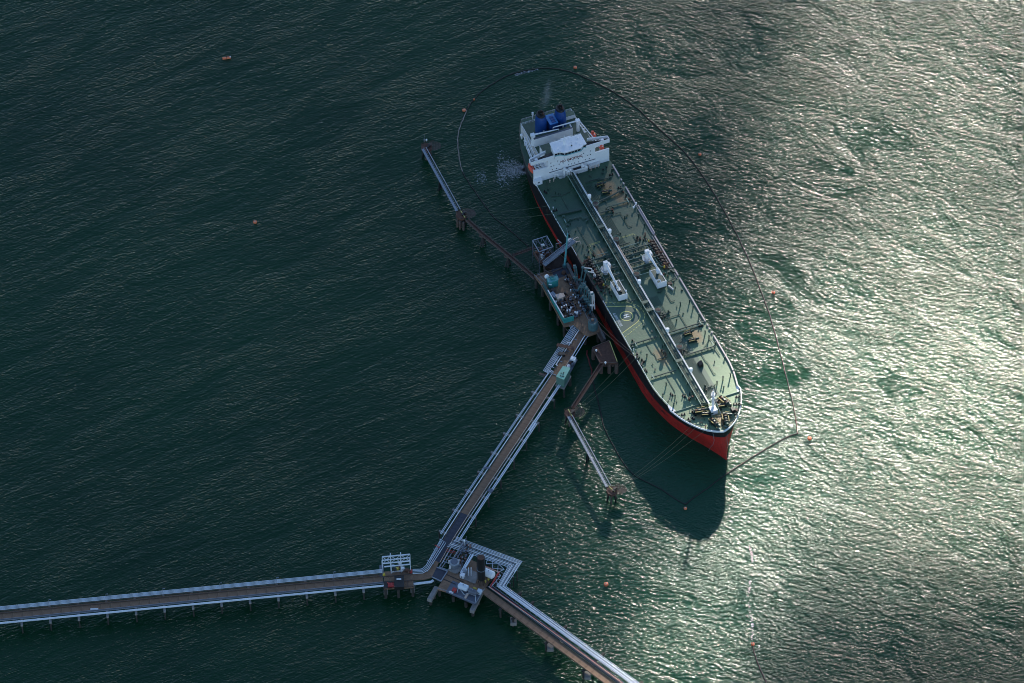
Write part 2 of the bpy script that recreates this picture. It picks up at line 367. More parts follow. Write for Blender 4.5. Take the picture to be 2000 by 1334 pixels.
cloud('cl4', 'added unseen veil of cloud dimming the near water south east of the jetty', 150, 520, -560, -105, 2550, 40, .70, 17.9, .006, 110)  # out-of-view veil put in to darken the near water

# ------------------------------------------------------------------ tanker (own frame: x to the bow, y to port, z up from the deck at the house front)
SO = (W(1191.5, 313, 15)+W(1044, 358, 15))/2
SX = Vector((math.cos(R(-68.75)), math.sin(R(-68.75)), .0175)).normalized()
SY = Vector((-math.sin(R(-68.75)), math.cos(R(-68.75)), 0)); SZ = SX.cross(SY)
SM = Matrix((SX, SY, SZ)).transposed().to_4x4(); SM.translation = SO
ship = thing('tanker', 'long green decked oil tanker with black and red hull moored at the jetty', 'tanker')
ship.matrix_world = SM
def sw(x, y, z=0): return SM @ Vector((x, y, z))
def sp(mb, name, mt, parent=None, **k): return part(mb, name, mt, parent or ship, local=True, **k)
def lerp_tab(tab, x):
    if x <= tab[0][0]: return tab[0][1]
    for (a, b), (c, d) in zip(tab, tab[1:]):
        if x <= c: return b+(d-b)*(x-a)/(c-a)
    return tab[-1][1]
HB = [(-48,10.9),(-44,13.4),(-38.4,15.9),(-31.7,18.3),(-25,20.0),(-17.8,21.3),(-8.4,22.3),(3,22.5),(160,22.5),(165,22.4),(171,21.7),(176.9,20.6),(182.3,19.3),(187,17.7),(192,15.6),(195,13.9),(198,11.9),(201,9.6),(203.5,7.2),(205.5,4.8),(207,2.4),(207.8,0.0)]
HW = [(-48,0.6),(-40,6),(-31.7,12),(-17.8,18.5),(0,21.2),(15,22.3),(150,22.3),(157,21.8),(165,20.3),(171,18.9),(177,17.2),(183,14.7),(190,11.2),(196,7.6),(201,4.2),(205,1.7),(207.8,0.25)]
def hull_pt(x, z, side):
    t = max(0, min(1.25, -z/18.5)); a, b = lerp_tab(HB, x), lerp_tab(HW, x)
    y = a+(b-a)*(t**1.25 if x > 100 else t**1.6); y = max(0.0, y)
    fx = 3.2*t**1.3*max(0, (x-196)/11.8) if x > 196 else (-2.0*t*max(0, (-30-x)/18)*-1 if x < -30 else 0)
    return Vector((x+fx, side*y, z))
XS = sorted(set([a for a, _ in HB]+[a for a, _ in HW]+list(range(-46, 200, 6))+[194,196,197,199.5,202.3,204.5,206.3,207.5]))
BT = [(-48,-14.5),(0,-13),(40,-11.8),(120,-10.7),(143,-10.3),(158,-8.8),(180,-6.8),(200,-4.4),(208,-3.6)]  # lower edge of the black; dropped aft, partly standing in for hull shade
def hull_strip(z0, z1, nz, nm, mt):
    mb = MB(); rings = []
    zs = [z0+(z1-z0)*i/nz for i in range(nz+1)]
    for z in zs:
        t = (z-z0)/(z1-z0)
        zz_ = lambda x: t*lerp_tab(BT, x) if z0 == 0 else lerp_tab(BT, x)*(1-t)-25*t
        ring = [hull_pt(x, zz_(x), 1) for x in XS]+[hull_pt(x, zz_(x), -1) for x in reversed(XS)]
        rings.append(ring)
    n = len(rings[0]); mb.v = [v for r in rings for v in r]
    for k in range(nz):
        for j in range(n):
            a = k*n+j; b = k*n+(j+1) % n; mb.f.append((a, b, b+n, a+n))
    return sp(mb, nm, mt, smooth=False)
hull = hull_strip(0.0, -10.9, 6, 'hull', 'hull_black')
hull_strip(-10.9, -25, 7, 'hull_bottom', 'hull_red')
dk = MB(); ring = [hull_pt(x, 0, 1) for x in XS]; k = len(XS)
dk.v = ring+[Vector((p.x, -p.y, 0)) for p in ring]; dk.f = [(k+i, k+i+1, i+1, i) for i in range(k-1)]
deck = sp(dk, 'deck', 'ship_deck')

# gunwale strips and rails
def edge_line(x0, x1, side, inset=0.0, z=0.0, step=3):
    n = max(1, int((x1-x0)/step)); o = []
    for i in range(n+1):
        p = hull_pt(x0+(x1-x0)*i/n, 0, side); p.y -= side*inset; p.z = z; o.append(p)
    return o
for a, b in [(4,13.5),(16,17),(19,20.2),(22.5,38),(41,62),(63,88.5),(90,95),(97,132),(134,135.2),(137,138.2),(139.8,141),(143,170),(171,181)]:
    g = MB(); pts = edge_line(a, b, 1, .35, .35)
    for p, q in zip(pts, pts[1:]): g.beam(p, q, .75, .8)
    sp(g, 'gunwale', 'gunwale')
for a, b in [(3,22),(24,25.5),(27,29),(30.5,31.5),(33,45.5)]+[(50,60),(97,122.5),(123.2,136),(138,139),(141,142.3),(144,181.5)]:
    g = MB(); pts = edge_line(a, b, -1, .12, .1)
    g.tube([p+Vector((0,0,1.0)) for p in pts], .14, 5)
    for p in pts[::1]: g.beam(p, p+Vector((0,0,1.0)), .12, .12)
    sp(g, 'side_rail', 'white')
# dark shelter edge with fender rollers on the starboard side (dull steel walkway plating)
g = MB(); pts = edge_line(45, 100, -1, .5, .1)
for p, q in zip(pts, pts[1:]): g.beam(p, q, .8, .3)
sp(g, 'gunwale', 'rust_pale', label='dull rusty starboard gunwale beside the loading arms')
g = MB(); pts = edge_line(62, 97, 1, 1.6, .2)
for p, q in zip(pts, pts[1:]): g.beam(p, q, .25, .5)
sp(g, 'spill_coaming', 'gunwale')
# hose/fender tubes along port side aft of midships
fe = MB(); pts = edge_line(38.5, 61.5, 1, -.25, .9)
fe.tube(pts, .38, 8); fe.tube([p+Vector((0,-1.2,.1)) for p in pts], .16, 6); sp(fe, 'side_boom', 'gunwale')
fe = MB(); fe.beam((37.2,22.2,1.6),(39.6,19.6,1.6), .3, .3); fe.box(36.8,37.6,21.8,22.6,1.2,2.0); fe.box(39.2,40,19.2,20,1.2,2.0); fe.beam((38.4,20.9,0),(38.4,20.9,1.6), .3,.3)
sp(fe, 'davit', 'white')

# forecastle bulwark
bw = MB()
def fpt(x, side, z):
    p = hull_pt(x, 0, side); p.y += side*1.25*min(1, max(0, (x-181)/2.2))*min(1, max(.0, (208.5-x)/6)); p.z = z; return p
xs = [181,182,183.2,185,188,191,194,196.5,199,201.5,203.5,205.2,206.5,207.4,207.79]
outer = [fpt(x, 1, 0) for x in xs]+[fpt(x, -1, 0) for x in reversed(xs)]
cen = Vector((186,0,0))
for i in range(len(outer)-1):
    a, b = outer[i], outer[i+1]
    if abs(a.y-b.y) > 3 and a.x > 207.5: pass
    def inn(p): d = (cen-p); d.z = 0; return p+d.normalized()*.5
    ai, bi = inn(a), inn(b)
    z0 = Vector((0,0,-.25)); z1 = Vector((0,0,.75))
    if i in (1, len(outer)-3): pass
    bw.hexa([a+z0, ai, bi, b+z0], [a+z1, ai+z1, bi+z1, b+z1])
sp(bw, 'bow_bulwark', 'white')
# bulwark stays: dark small frames inside
for i in range(46):
    t = i/45; x = 183.5+23.6*math.sin(min(1, t*2 if t < .5 else (1-t)*2)*math.pi/2); side = 1 if t < .5 else -1
    p = fpt(min(x, 207.2), side, 0); d = (cen-p); d.z = 0; d.normalize()
    if i == 0: st = sp(MB().beam((0,0,0), (0,0,.95), .28, .7), 'bulwark_stay', 'green_dark'); st.location = p+d*.95; st.rotation_euler = (0,0,math.atan2(d.y,d.x)+math.pi/2)
    else: inst(st, ship, p+d*.95, math.atan2(d.y,d.x)+math.pi/2)
# corner plating where the forecastle widens
for s in (1,-1):
    g = MB().prism([(179.5, s*20.0),(183.4, s*20.4),(184.9, s*19.4),(184.9, s*17.4),(181.5, s*18.2),(178.8, s*19.8)], .02, .14); sp(g, 'corner_plate', 'white')
g = MB().beam((184.9,-18.3,.25),(184.9,18.3,.25), .22, .5); sp(g, 'breakwater', 'green_pale')

# ---------------- superstructure
house = MB().box(-12,0,-14.3,13.6,0,14.35)
house_o = sp(house, 'superstructure', 'white')
g = MB().box(-11.9,-.1,-14.2,13.5,14.36,14.5); sp(g, 'house_roof', 'deck_house', house_o)
def port_hole(y, z, big=.27): return MB().box(.0,.06,y-big,y+big,z-big,z+big)
for y, z in [(-8.5,11.7),(-7.7,8.9),(-10.9,8.9),(-9.3,6.2),(-4.5,12.3),(-5.3,8.9),(-0.5,12.3),(-2.0,9.0),(0.5,9.0),(2.7,12.3),(3.6,8.9),(6.0,9.1),(6.8,11.7),(9.2,9.1),(7.7,6.3),(-2.2,6.3),(-.4,6.3),(1.3,6.3),(3.7,6.2),(-12.6,11.7),(-12.5,8.9),(-11.7,6.2),(10.8,11.9),(10.8,9.2),(10.1,6.4)]:
    sp(port_hole(y, z), 'window', 'glass', house_o)
# lower screen walls either side
for s, y0, y1 in ((-1,-22.7,-14.32),(1,13.62,21.9)):
    g = MB().box(-.7,-.02,y0,y1,0,9.4); sp(g, 'screen_wall', 'white')
g = MB().box(-1.2,2.3,-22.6,-18.6,0,3.4).box(-.6,1.0,-23,-22,0,2.2); sp(g, 'corner_locker', 'white')
g = MB().box(2.31,2.36,-21.2,-20.2,1.4,2.4); sp(g, 'hatch', 'steel_blue')
# bridge wings: floor + bulwarks
wing = MB()
for s in (1,-1):
    e = 22.0 if s > 0 else -24.2; i0 = 8.0 if s > 0 else -10.6
    wing.hexa([(-1.9,e,14.5),(0,e,14.5),(0,i0,14.36),(-4.6,i0,14.36)] if s < 0 else [(0,e,14.5),(-1.9,e,14.5),(-4.6,i0,14.36),(0,i0,14.36)],
              [(-1.9,e,15),(0,e,15),(0,i0,15),(-4.6,i0,15)] if s < 0 else [(0,e,15),(-1.9,e,15),(-4.6,i0,15),(0,i0,15)])
wg = sp(wing, 'bridge_wing', 'black')
for s in (1,-1):
    e = 22.0 if s > 0 else -24.2; i0 = 7.9 if s > 0 else -10.6
    g = MB().beam((.1,i0,15.6),(.1,e,15.6),.3,2.5); g.beam((.1,e,15.7),(-2.6,e,15.7),.3,2.3); g.beam((-2.6,e,15.9),(-5.2,i0+s*3,15.9),.3,1.9)
    sp(g, 'wing_bulwark', 'white')
    g = MB().box(-2.1,-.9,e-s*4.4 if s>0 else e+2.8, e-s*2.8 if s>0 else e+4.4,15,16.5); sp(g, 'wing_console', 'white')
# wheelhouse
wheel = MB().prism([(-6.8,-9.8),(.6,-10.4),(.7,-7.6),(2.3,-5.4),(2.3,2.0),(2.2,4.2),(.7,6.0),(.6,7.8),(-6.8,7.8)], 14.5, 19.0)
wh = sp(wheel, 'wheelhouse', 'white')
g = MB().prism([(-7.4,-10.3),(.9,-10.8),(1.0,-7.6),(2.7,-5.2),(2.7,2.1),(2.6,4.4),(1.1,6.2),(1.0,8.2),(-7.4,8.2)], 19.0, 19.4); sp(g, 'wheelhouse_roof', 'white', wh)
g = MB(); P = [(.75,-10.6),(.85,-7.6),(2.5,-5.3),(2.5,2.05),(2.4,4.3),(.9,6.1),(.8,8.0)]
for a, b in zip(P, P[1:]): g.beam((a[0]+.1,a[1],16.9),(b[0]+.1,b[1],16.9),.25,.7)
sp(g, 'window_sill', 'teal_trim', wh)
for a, b, n in [(P[0],P[1],2),(P[1],P[2],1),(P[2],P[3],4),(P[3],P[4],1),(P[5],P[6],1)]:
    for i in range(n):
        A = Vector((a[0]+.12,a[1],17.9)); B = Vector((b[0]+.12,b[1],17.9)); p = A.lerp(B,(i+.1)/n); q = A.lerp(B,(i+.9)/n)
        sp(MB().beam(p,q,.12,1.0), 'window', 'glass', wh)
mm = MB().cyl((-3.2,-3.2,19.4),.85,3.6,.6,8).box(-3.5,-2.9,-6,-.6,22.8,23.1).box(-3.45,-2.95,-5.6,.6,24.2,24.5).beam((-3.2,-3.2,23),(-3.2,-3.2,26.5),.3,.3)
sp(mm, 'radar_mast', 'white', wh)
rng = random.Random(4)
for x, y, r, h in [(-2.4,3.6,.5,.6),(-1.2,-.5,.35,1.1),(-4.8,5.2,.3,.9),(-1.5,-7.5,.3,.8),(-3.6,1.0,.3,.7),(-.5,4.8,.28,.5)]:
    sp(MB().cyl((x,y,19.4),r,h,n=8), 'vent_cowl', 'white', wh)
sp(MB().box(-1.2,-.3,-.2,.35,19.41,19.7), 'roof_hatch', 'black', wh)
g = MB().rail([(-6.9,-10.1,19.4),(-6.9,8,19.4)],1.1,.07,2.5,.05); sp(g, 'roof_rail', 'white', wh)
# NO SMOKING lettering
def text(s, mt, height, length, mw, name, parent, res=2, ext=.02, off=.012):
    cu = bpy.data.curves.new(name, 'FONT'); cu.body = s; cu.size = 1; cu.extrude = ext; cu.resolution_u = res; cu.offset = off
    t = bpy.data.objects.new(name, cu); COL.objects.link(t); bpy.context.view_layer.update()
    dg = bpy.context.evaluated_depsgraph_get(); me = bpy.data.meshes.new_from_object(t.evaluated_get(dg)); bpy.data.objects.remove(t)
    xs = [v.co.x for v in me.vertices]; ys = [v.co.y for v in me.vertices]
    x0, x1, y0, y1 = min(xs), max(xs), min(ys), max(ys)
    for v in me.vertices: v.co = mw @ Vector(((v.co.x-x0)/(x1-x0)*length, (v.co.y-y0)/(y1-y0)*height, v.co.z))
    me.materials.clear(); me.materials.append(M[mt]); me.name = name
    o = bpy.data.objects.new(name, me); COL.objects.link(o); o.parent = parent; return o
text('NO SMOKING', 'letter_red', 1.75, 12.8, Matrix(((0,0,1,.04),(1,0,0,-6.9),(0,1,0,9.45),(0,0,0,1))), 'no_smoking_lettering', house_o)
# front gallery, ducts and ladders at the house foot
g = MB().box(.02,2.6,-1.6,8.2,0,2.6); g2 = sp(g, 'front_gallery', 'white_dirty')
g = MB().box(.3,2.4,.2,5.0,2.61,2.7); sp(g, 'gallery_opening', 'black', g2)
g = MB().beam((.02,-13.6,4.75),(.02,13.6,4.75),.5,.35); sp(g, 'ledge', 'steel_blue', house_o)
g = MB().beam((2.6,-1.6,2.9),(2.6,8.2,2.9),.25,.8); sp(g, 'gallery_rail', 'white', g2)
for y, h in ((-5.2,5.2),(-3.6,3.6),(-2.3,4.2),(5.3,4.2),(6.8,3.0)):
    g = MB().cyl((1.3,y,0),.62,h,n=10).tube([(1.3,y,h),(1.5,y,h+.7),(2.3,y+.3,h+.7),(2.6,y+.3,h+.1)],.62,8); sp(g, 'duct', 'white')
g = MB()
for i in range(7): g.beam((.3,-8.6+i*.5,2.8),(3.0,-8.6+i*.5,.5),.16,.2)
sp(g, 'ladder', 'white')
g = MB().tube([(1.2,-10.8,0),(1.2,-10.8,2.8),(1.6,-10.3,3.7),(1.9,-9.4,3.7),(1.9,-9.2,1)],.28,6); sp(g, 'gooseneck_vent', 'white')
for x, y in ((2.9,-14.5),(2.9,-12.2),(2.4,12.5),(2.4,14.5),(3.1,9.8)):
    sp(MB().cyl((x,y,0),.22,1.6,n=6).cyl((x,y,1.6),.4,.35,n=6), 'deck_lamp', 'cream')
g = MB().box(.02,1.8,9.2,15.5,0,2.4); sp(g, 'pump_room_entrance', 'white_dirty')

# aft deckhouse, casing, funnels
g = MB().box(-39.2,-12.1,-14.6,15.4,0,6); af = sp(g, 'poop_house', 'white_dirty')
g = MB().box(-39.0,-12.2,-14.4,15.2,6.01,6.12); sp(g, 'poop_house_roof', 'deck_house', af)
g = MB()
for a, b in (((-39.1,-14.5,6.1),(-39.1,15.3,6.1)),((-39.1,15.3,6.1),(-13,15.3,6.1)),((-39.1,-14.5,6.1),(-13,-14.5,6.1))): g.rail([a,b],1.2,.09,2.5,.06)
sp(g, 'poop_rail', 'white', af)
g = MB().box(-36,-32.5,9.5,15.2,6.12,8.6); bx = sp(g, 'locker_house', 'white'); sp(MB().box(-35.9,-32.6,9.6,15.1,8.61,8.7), 'locker_roof', 'ship_deck', bx)
g = MB().box(-20.6,-20.0,-14.2,8.6,6.12,12).box(-23.4,-20.6,-14.2,-13.7,6.12,12).box(-23.4,-20.6,8.1,8.6,6.12,12); cs = sp(g, 'casing_wall', 'white')
sp(MB().box(-23.4,-20.65,-13.65,8.05,6.13,10.9), 'casing_top', 'deck_house', cs)
sp(MB().box(-21.0,-19.9,-14.3,8.7,12.01,12.12), 'casing_cap', 'steel_blue', cs)
for s, y in ((1,-6.1),(2,5.4)):
    f = MB().lathe((-30.2,y,6.12),[(3.25,0),(3.25,6),(3.1,8.5),(2.75,11),(2.45,12.4)],20,1.2,1.0); fo = sp(f, 'funnel', 'blue', smooth=False)
    sp(MB().lathe((-30.2,y,18.53),[(2.46,0),(2.3,1.1)],20,1.2,1.0), 'funnel_top', 'black', fo)
    for dx, dy, h in ((-1,-.7,1.6),(.2,.9,2.2),(1.1,-.3,1.3),(-.2,-.1,2.6),(.9,1.0,1.0),(-1.2,.8,1.2)):
        sp(MB().cyl((-30.2+dx,y+dy,19.6),.42,h,n=8), 'exhaust_pipe', 'black' if h > 1.25 else 'rust', fo)
    sp(MB().box(-26.28,-26.1,y-.4,y+.4,8.2,10.2), 'funnel_door', 'white', fo)
g = MB().box(-33.2,-25.6,-2.5,2.3,6.12,13.6); bc = sp(g, 'engine_casing', 'blue')
sp(MB().box(-33.3,-25.5,-2.6,2.4,13.61,13.9), 'casing_roof', 'blue_light', bc)
for i in range(3): sp(MB().box(-31.6+i*1.9,-30.2+i*1.9,-.9,1.3,13.91,14.15), 'louvre', 'blue', bc)
sp(MB().box(-33.6,-31,2.3,3.4,6.12,12.5), 'exhaust_trunk', 'rust_pale')
# provision cranes aft
for s, y, x0, tip in ((1,12.7,-22.6,(-23.6,-1.6,13.2)),(-1,-14.3,-21.9,(-21.6,1.0,12.8))):
    g = MB().cyl((x0,y,6.1),.95,6.6,.8,10).box(x0-1.1,x0+1.1,y-1.1,y+1.1,12.6,14.4); c_ = sp(g, 'provision_crane', 'white')
    g = MB().tube([(x0,y-s*1.0,13.9),tip],.62,4,.32); sp(g, 'crane_jib', 'white', c_)
    sp(MB().beam(tip,(tip[0],tip[1],tip[2]-2.2),.22,.22), 'hook_block', 'white', c_)
# side galleries with davits, port and starboard
for s in (1,-1):
    g = MB()
    for z in (3.2, 6.0): g.beam((-30,s*16.4,z),(-10,s*19.0,z),.45,.35); g.beam((-28,s*15.2,z),(-12,s*16.6,z),.35,.35)
    for i in range(7):
        x = -29+i*3; g.beam((x,s*(16.5+.13*i*1.0),0),(x,s*(16.5+.13*i),6.1),.3,.3); g.beam((x,s*15.2,6),(x,s*(16.6+.13*i),6),.25,.25)
    sp(g, 'side_gallery', 'white')
    g = MB()
    for x in (-8.2,-6.8,-5.4,-4.2): g.beam((x,s*14.4,9.2 if s > 0 else 6.2),(x,s*20.3,9.2 if s>0 else 6.2),.3,.3)
    for y in (15.4,17.8,19.8): g.beam((-9,s*y,9.2 if s>0 else 6.2),(-3.6,s*y,9.2 if s>0 else 6.2),.3,.3)
    for x in (-8.6,-4): g.beam((x,s*19.9,0),(x,s*19.9,9.2 if s > 0 else 6.2),.35,.35)
    sp(g, 'boat_davit', 'white')
    sp(MB().box(-12,-.8,s*14.5 if s>0 else -21.5,21.2 if s>0 else -14.5,.02,.10), 'boat_deck', 'deck_house')
for s in (1,-1): sp(MB().lathe((-34.6,s*15.9,.0),[(.5,0),(.5,2.2),(.9,2.4),(.95,3.2),(.5,3.6)],8), 'liferaft_canister', 'white')
g = MB().rail(edge_line(-47,-1,-1,.2,0,3),1.1,.08,3,.06); sp(g, 'poop_edge_rail', 'rust_pale')
g = MB().rail(edge_line(-47,-1,1,.2,0,3),1.1,.08,3,.06); sp(g, 'poop_edge_rail', 'rust_pale')
g = MB().rail([(-47.9,-10.8,0),(-47.9,10.8,0)],1.1,.1,3,.06); sp(g, 'stern_rail', 'white_dirty')
sp(MB().cyl((-46.5,-4.5,0),.22,5,n=6).cyl((-46.5,-4.5,3.4),.6,1.6,n=8), 'stern_light_post', 'white')

# lifeboats: separate things hanging at the davits
def lifeboat(x, y, z, L, label, rot=0):
    t = thing('lifeboat', label, 'lifeboat', sw(x, y, z)); t.rotation_euler = SM.to_euler(); t.rotation_euler.rotate_axis('Z', rot)
    mb = MB(); n = 12; ringn = 10
    for i in range(n+1):
        u = -1+2*i/n; wv = max(.05, (1-abs(u)**2.6))**.5*1.45
        for j in range(ringn):
            a = 2*math.pi*j/ringn; mb.v.append(Vector((u*L/2, math.cos(a)*wv, math.sin(a)*wv*(.95 if math.sin(a) > 0 else .8))))
    for i in range(n):
        for j in range(ringn): A = i*ringn+j; B = i*ringn+(j+1)%ringn; mb.f.append((A,B,B+ringn,A+ringn))
    mb.f.append(tuple(range(ringn))[::-1]); mb.f.append(tuple(n*ringn+j for j in range(ringn)))
    part(mb, 'hull', 'orange', t, local=True, smooth=True)
    part(MB().box(-L*.38,-L*.1,-.7,.7,1.0,1.9), 'steering_cabin', 'orange', t, local=True)
    part(MB().box(-L*.3,-L*.14,-.71,.71,1.3,1.7), 'window', 'glass', t, local=True)
    part(MB().tube([(L*.32,0,1.0),(L*.32,0,1.8)],.2,6).tube([(-L*.45,0,.6),(-L*.45,0,1.4)],.2,6), 'lifting_hook', 'white', t, local=True)
    part(MB().box(-L*.1,L*.42,-.12,.12,1.22,1.34), 'keel_stripe', 'red', t, local=True)
lifeboat(-6.0,-21.6,5.2,7.6,'orange lifeboat hanging outboard beside the lower left end of the bridge front')
lifeboat(-4.6,18.9,8.2,6.0,'orange lifeboat behind the right hand screen wall under the bridge wing')
lifeboat(-17.9,19.9,4.2,4.4,'small orange rescue boat aft of the right hand bridge wing')

# ---------------- pipe walkway along the centreline
wk = MB()
for y in (-5.0,-1.2): wk.beam((3,y+.4,2.9),(188,y+.4,2.9),.28,.5)
wk_o = sp(wk, 'catwalk_frame', 'green_pale')
wk2 = MB().beam((3,-.75,3.3),(189,-.75,3.3),.32,.3).beam((3,-.1,2.75),(189,-.1,2.75),.22,.22)
sp(wk2, 'catwalk_rail', 'white', wk_o)
sp(MB().box(3,188,-1.85,-.95,2.8,2.9), 'catwalk_grating', 'green_dark', wk_o)
for y, r, mt in ((-4.5,.22,'green_mid'),(-4.0,.18,'green_mid'),(-3.45,.26,'green_dark'),(-2.85,.2,'green_mid'),(-2.45,.14,'green_pale')):
    sp(MB().tube([(5,y+.4,2.1),(64,y+.4,2.1),(65,y+.4,2.5),(68,y+.4,2.5),(69,y+.4,2.1),(186,y+.4,2.1)], r, 6), 'cargo_pipe', mt, wk_o)
for i in range(31): 
    x = 6+i*6.05; sp(MB().beam((x,-4.6,0),(x,-4.6,2.8),.3,.3).beam((x,-.8,0),(x,-.8,2.8),.3,.3).beam((x,-4.6,1.75),(x,-.8,1.75),.3,.4).box(x-.15,x+.15,-4.5,-.9,0,1.6), 'catwalk_support', 'green_dark', wk_o)
for x in (47.5, 108.5, 114.6, 154.5): sp(MB().box(x-.9,x+.9,-4.8,-.9,3.0,3.3), 'crossing_platform', 'green_mid', wk_o)
for y in (-.9,-.3): sp(MB().tube([(64,y+.5,3.4),(88,y+.5,3.4)], .2, 6), 'vapour_pipe', 'cream', wk_o)
for x in (27.3, 55.8, 96.7, 135.1, 166.2):
    sp(MB().cyl((x,-1.0,2.9),.15,3.1,n=6).lathe((x,-1.2,5.9),[(.95,0),(1.0,.2),(1.0,1.9),(.8,2.1)],12), 'lamp_drum', 'glow_white', wk_o)
for x in (31, 60, 88.2, 117.2, 146.2):
    o_ = sp(MB().lathe((x,.9,0),[(1.5,0),(1.5,3.2),(1.75,3.3),(1.75,3.6),(1.2,3.9)],14), 'monitor_platform', 'rust_pale', wk_o)
    sp(MB().rail([(x+1.9*math.cos(a),.9+1.9*math.sin(a),3.6) for a in [i*math.pi/5 for i in range(11)]],1.0,.08,9,.05), 'monitor_rail', 'green_pale', wk_o)

# ---------------- long deck pipes and transverse lines
def dpipe(pts, r=.28, mt='green_mid', nm='deck_pipe', sup=True):
    g = MB().tube(pts, r, 6)
    if sup:
        for a, b in zip(pts, pts[1:]):
            a, b = Vector(a), Vector(b); k_ = int((b-a).length/4)
            for i in range(1, k_+1): q = a.lerp(b, i/(k_+1)); g.beam((q.x,q.y,0), (q.x,q.y,q.z), .25, .25)
    return sp(g, nm, mt)
dpipe([(132,.8,.9),(132,21.3,.9)],.42,'green_dark'); dpipe([(133.1,.8,.7),(133.1,20.6,.7)],.2,'green_pale')
dpipe([(150.3,1.8,.8),(150.3,18.9,.8)],.4,'green_dark'); dpipe([(151.2,1.8,.7),(151.2,18.4,.7)],.18,'green_mid')
dpipe([(132.2,-21.5,.9),(132.2,-6.2,.9)],.42,'green_dark'); dpipe([(158.2,-20.4,.8),(158.2,-12,.8),(158.6,-6.2,.9)],.36,'green_dark')
dpipe([(27.5,4.3,.9),(26.2,12,.9),(24.3,19.9,1.2)],.45,'green_dark'); dpipe([(33,6.7,.8),(33.4,19.5,.8)],.33,'green_mid'); dpipe([(35.8,1.5,.9),(35.8,8.2,.9)],.4,'green_dark')
dpipe([(39.3,4,.6),(39.3,12.1,.6)],.2,'green_dark'); dpipe([(11,3,.7),(11,11,.6),(12.5,13,.6),(12.5,18,.6)],.3,'green_dark')
dpipe([(27.8,-20.2,.9),(29.2,-6.6,.9)],.62,'green_dark'); dpipe([(34,-17.2,.7),(33.6,-9,.7),(36,-8.6,.7),(36,-5.5,.7)],.3,'green_mid')
dpipe([(152.3,11,.4),(158,11,.4),(159,11.6,.4),(168,11.3,.4),(168,12.4,.4)],.16,'green_dark',sup=False)
dpipe([(121.6,3.6,.4),(121.6,11.6,.4),(131.4,11.7,.4)],.18,'green_dark',sup=False); dpipe([(103.9,11.2,.4),(111.3,11.2,.4),(111.3,13.2,.4)],.18,'green_dark',sup=False)
dpipe([(39.5,11.8,.4),(51,11.9,.4),(51,14,.4)],.16,'green_dark',sup=False); dpipe([(57.5,11.8,.4),(65.5,11.9,.4)],.17,'green_dark',sup=False)
dpipe([(40,-13.6,.4),(52,-13.6,.4),(62.5,-12.6,.4)],.16,'green_dark',sup=False); dpipe([(13,-18,.4),(15,-12,.4),(14,-7,.4)],.18,'green_dark',sup=False)
dpipe([(16,-13,.3),(26,-13.2,.3)],.14,'green_dark',sup=False); dpipe([(134,-13,.3),(141,-13,.3),(143,-12,.3),(147,-12.4,.3)],.16,'green_dark',sup=False)
dpipe([(159,-12.5,.3),(172,-12.6,.3)],.15,'green_dark',sup=False); dpipe([(122,3.5,.4),(129,3.6,.4)],.14,'green_dark',sup=False)
dpipe([(176,2,.6),(176,7.6,.6)],.3,'green_dark'); dpipe([(118.6,1,.7),(118.6,7.6,.7)],.34,'green_dark'); dpipe([(62.5,1,.8),(62.5,7.6,.8)],.36,'green_dark')
dpipe([(147.2,-12,.5),(147.2,-6.5,.5)],.3,'green_dark'); dpipe([(149.5,13,.4),(144,19.5,.4),(150,20.6,.4)],.14,'green_dark',sup=False)
dpipe([(151,19.2,.5),(157,19.6,.5)],.2,'green_dark',sup=False)
for y0 in (1.8,2.6,3.4,4.2,5.0,5.8): # longitudinal heating coils on the port inner strip
    for a, b in ((38,62),(104,131),(134,149),(153,183),(13,26)): dpipe([(a,y0,.28),(b,y0,.28)],.11,'green_mid',sup=False)
# pale plate strip beside the walkway
for a, b in ((133.6,149.6),(152,183)): sp(MB().box(a,b,1.4,7.6 if b < 150 else 8.4,.012,.03), 'deck_plate', 'green_mid', deck)
# midships transverse manifold lines
for x in (68.3,71.6,78.2,83.6): 
    dpipe([(x,.6,1.4),(x,13.6,1.4),(x,18.6,1.2)],.45,'green_dark'); dpipe([(x+.9,.6,1.1),(x+.9,13.6,1.1)],.22,'green_mid')
    dpipe([(x-1,-5.6,1.4),(x-1,-13.6,1.4),(x-1,-18.6,1.2)],.45,'green_dark'); dpipe([(x-.2,-5.6,1.1),(x-.2,-13,1.1)],.22,'green_mid')
for x in (64.5,74.6,80.9,87): dpipe([(x,.8,.8),(x,12,.8)],.2,'green_pale'); dpipe([(x,-6,.8),(x,-12.4,.8)],.2,'green_pale')
for s, x0, x1 in ((1,66.2,85.6),(-1,65.4,85.2)):
    ya = s*15.0; yb = s*16.5
    dpipe([(x1,s*15.75,1.2),(x0,ya,1.2)],.2,'green_pale',nm='manifold_pipe',sup=False)
    dpipe([(x0,yb,1.2),(x1+.8,s*17.2,1.2),(x1,ya+s*.8,1.2)],.2,'green_pale',nm='manifold_pipe',sup=False)
    sp(MB().box(x0-.5,x1+2.6,s*17.0,s*20.2,.02,.5) if s > 0 else MB().box(x0-.5,x1+2.6,-20.2,-17.0,.02,.5), 'drip_tray', 'tray_dark')
    for i in range(9):
        x = x0+1+i*2.3
        g = MB().tube([(x,s*16.6,1.5),(x,s*19.9,1.5)],.38,8).cyl((x,s*18,1.7),.3,1.1,n=6).cyl((x,s*18,2.8),.6,.14,n=8).box(x-.55,x+.55,min(s*19.8,s*20.1),max(s*19.8,s*20.1),1,2.1)
        sp(g, 'manifold_valve', 'black' if i % 4 else 'rust')
    for x, y in ((x0-.2,s*17.3),(x1+1.2,s*17.6)): sp(MB().cyl((x,y,.5),.55,1.6,.35,8), 'valve_actuator', 'yellow')

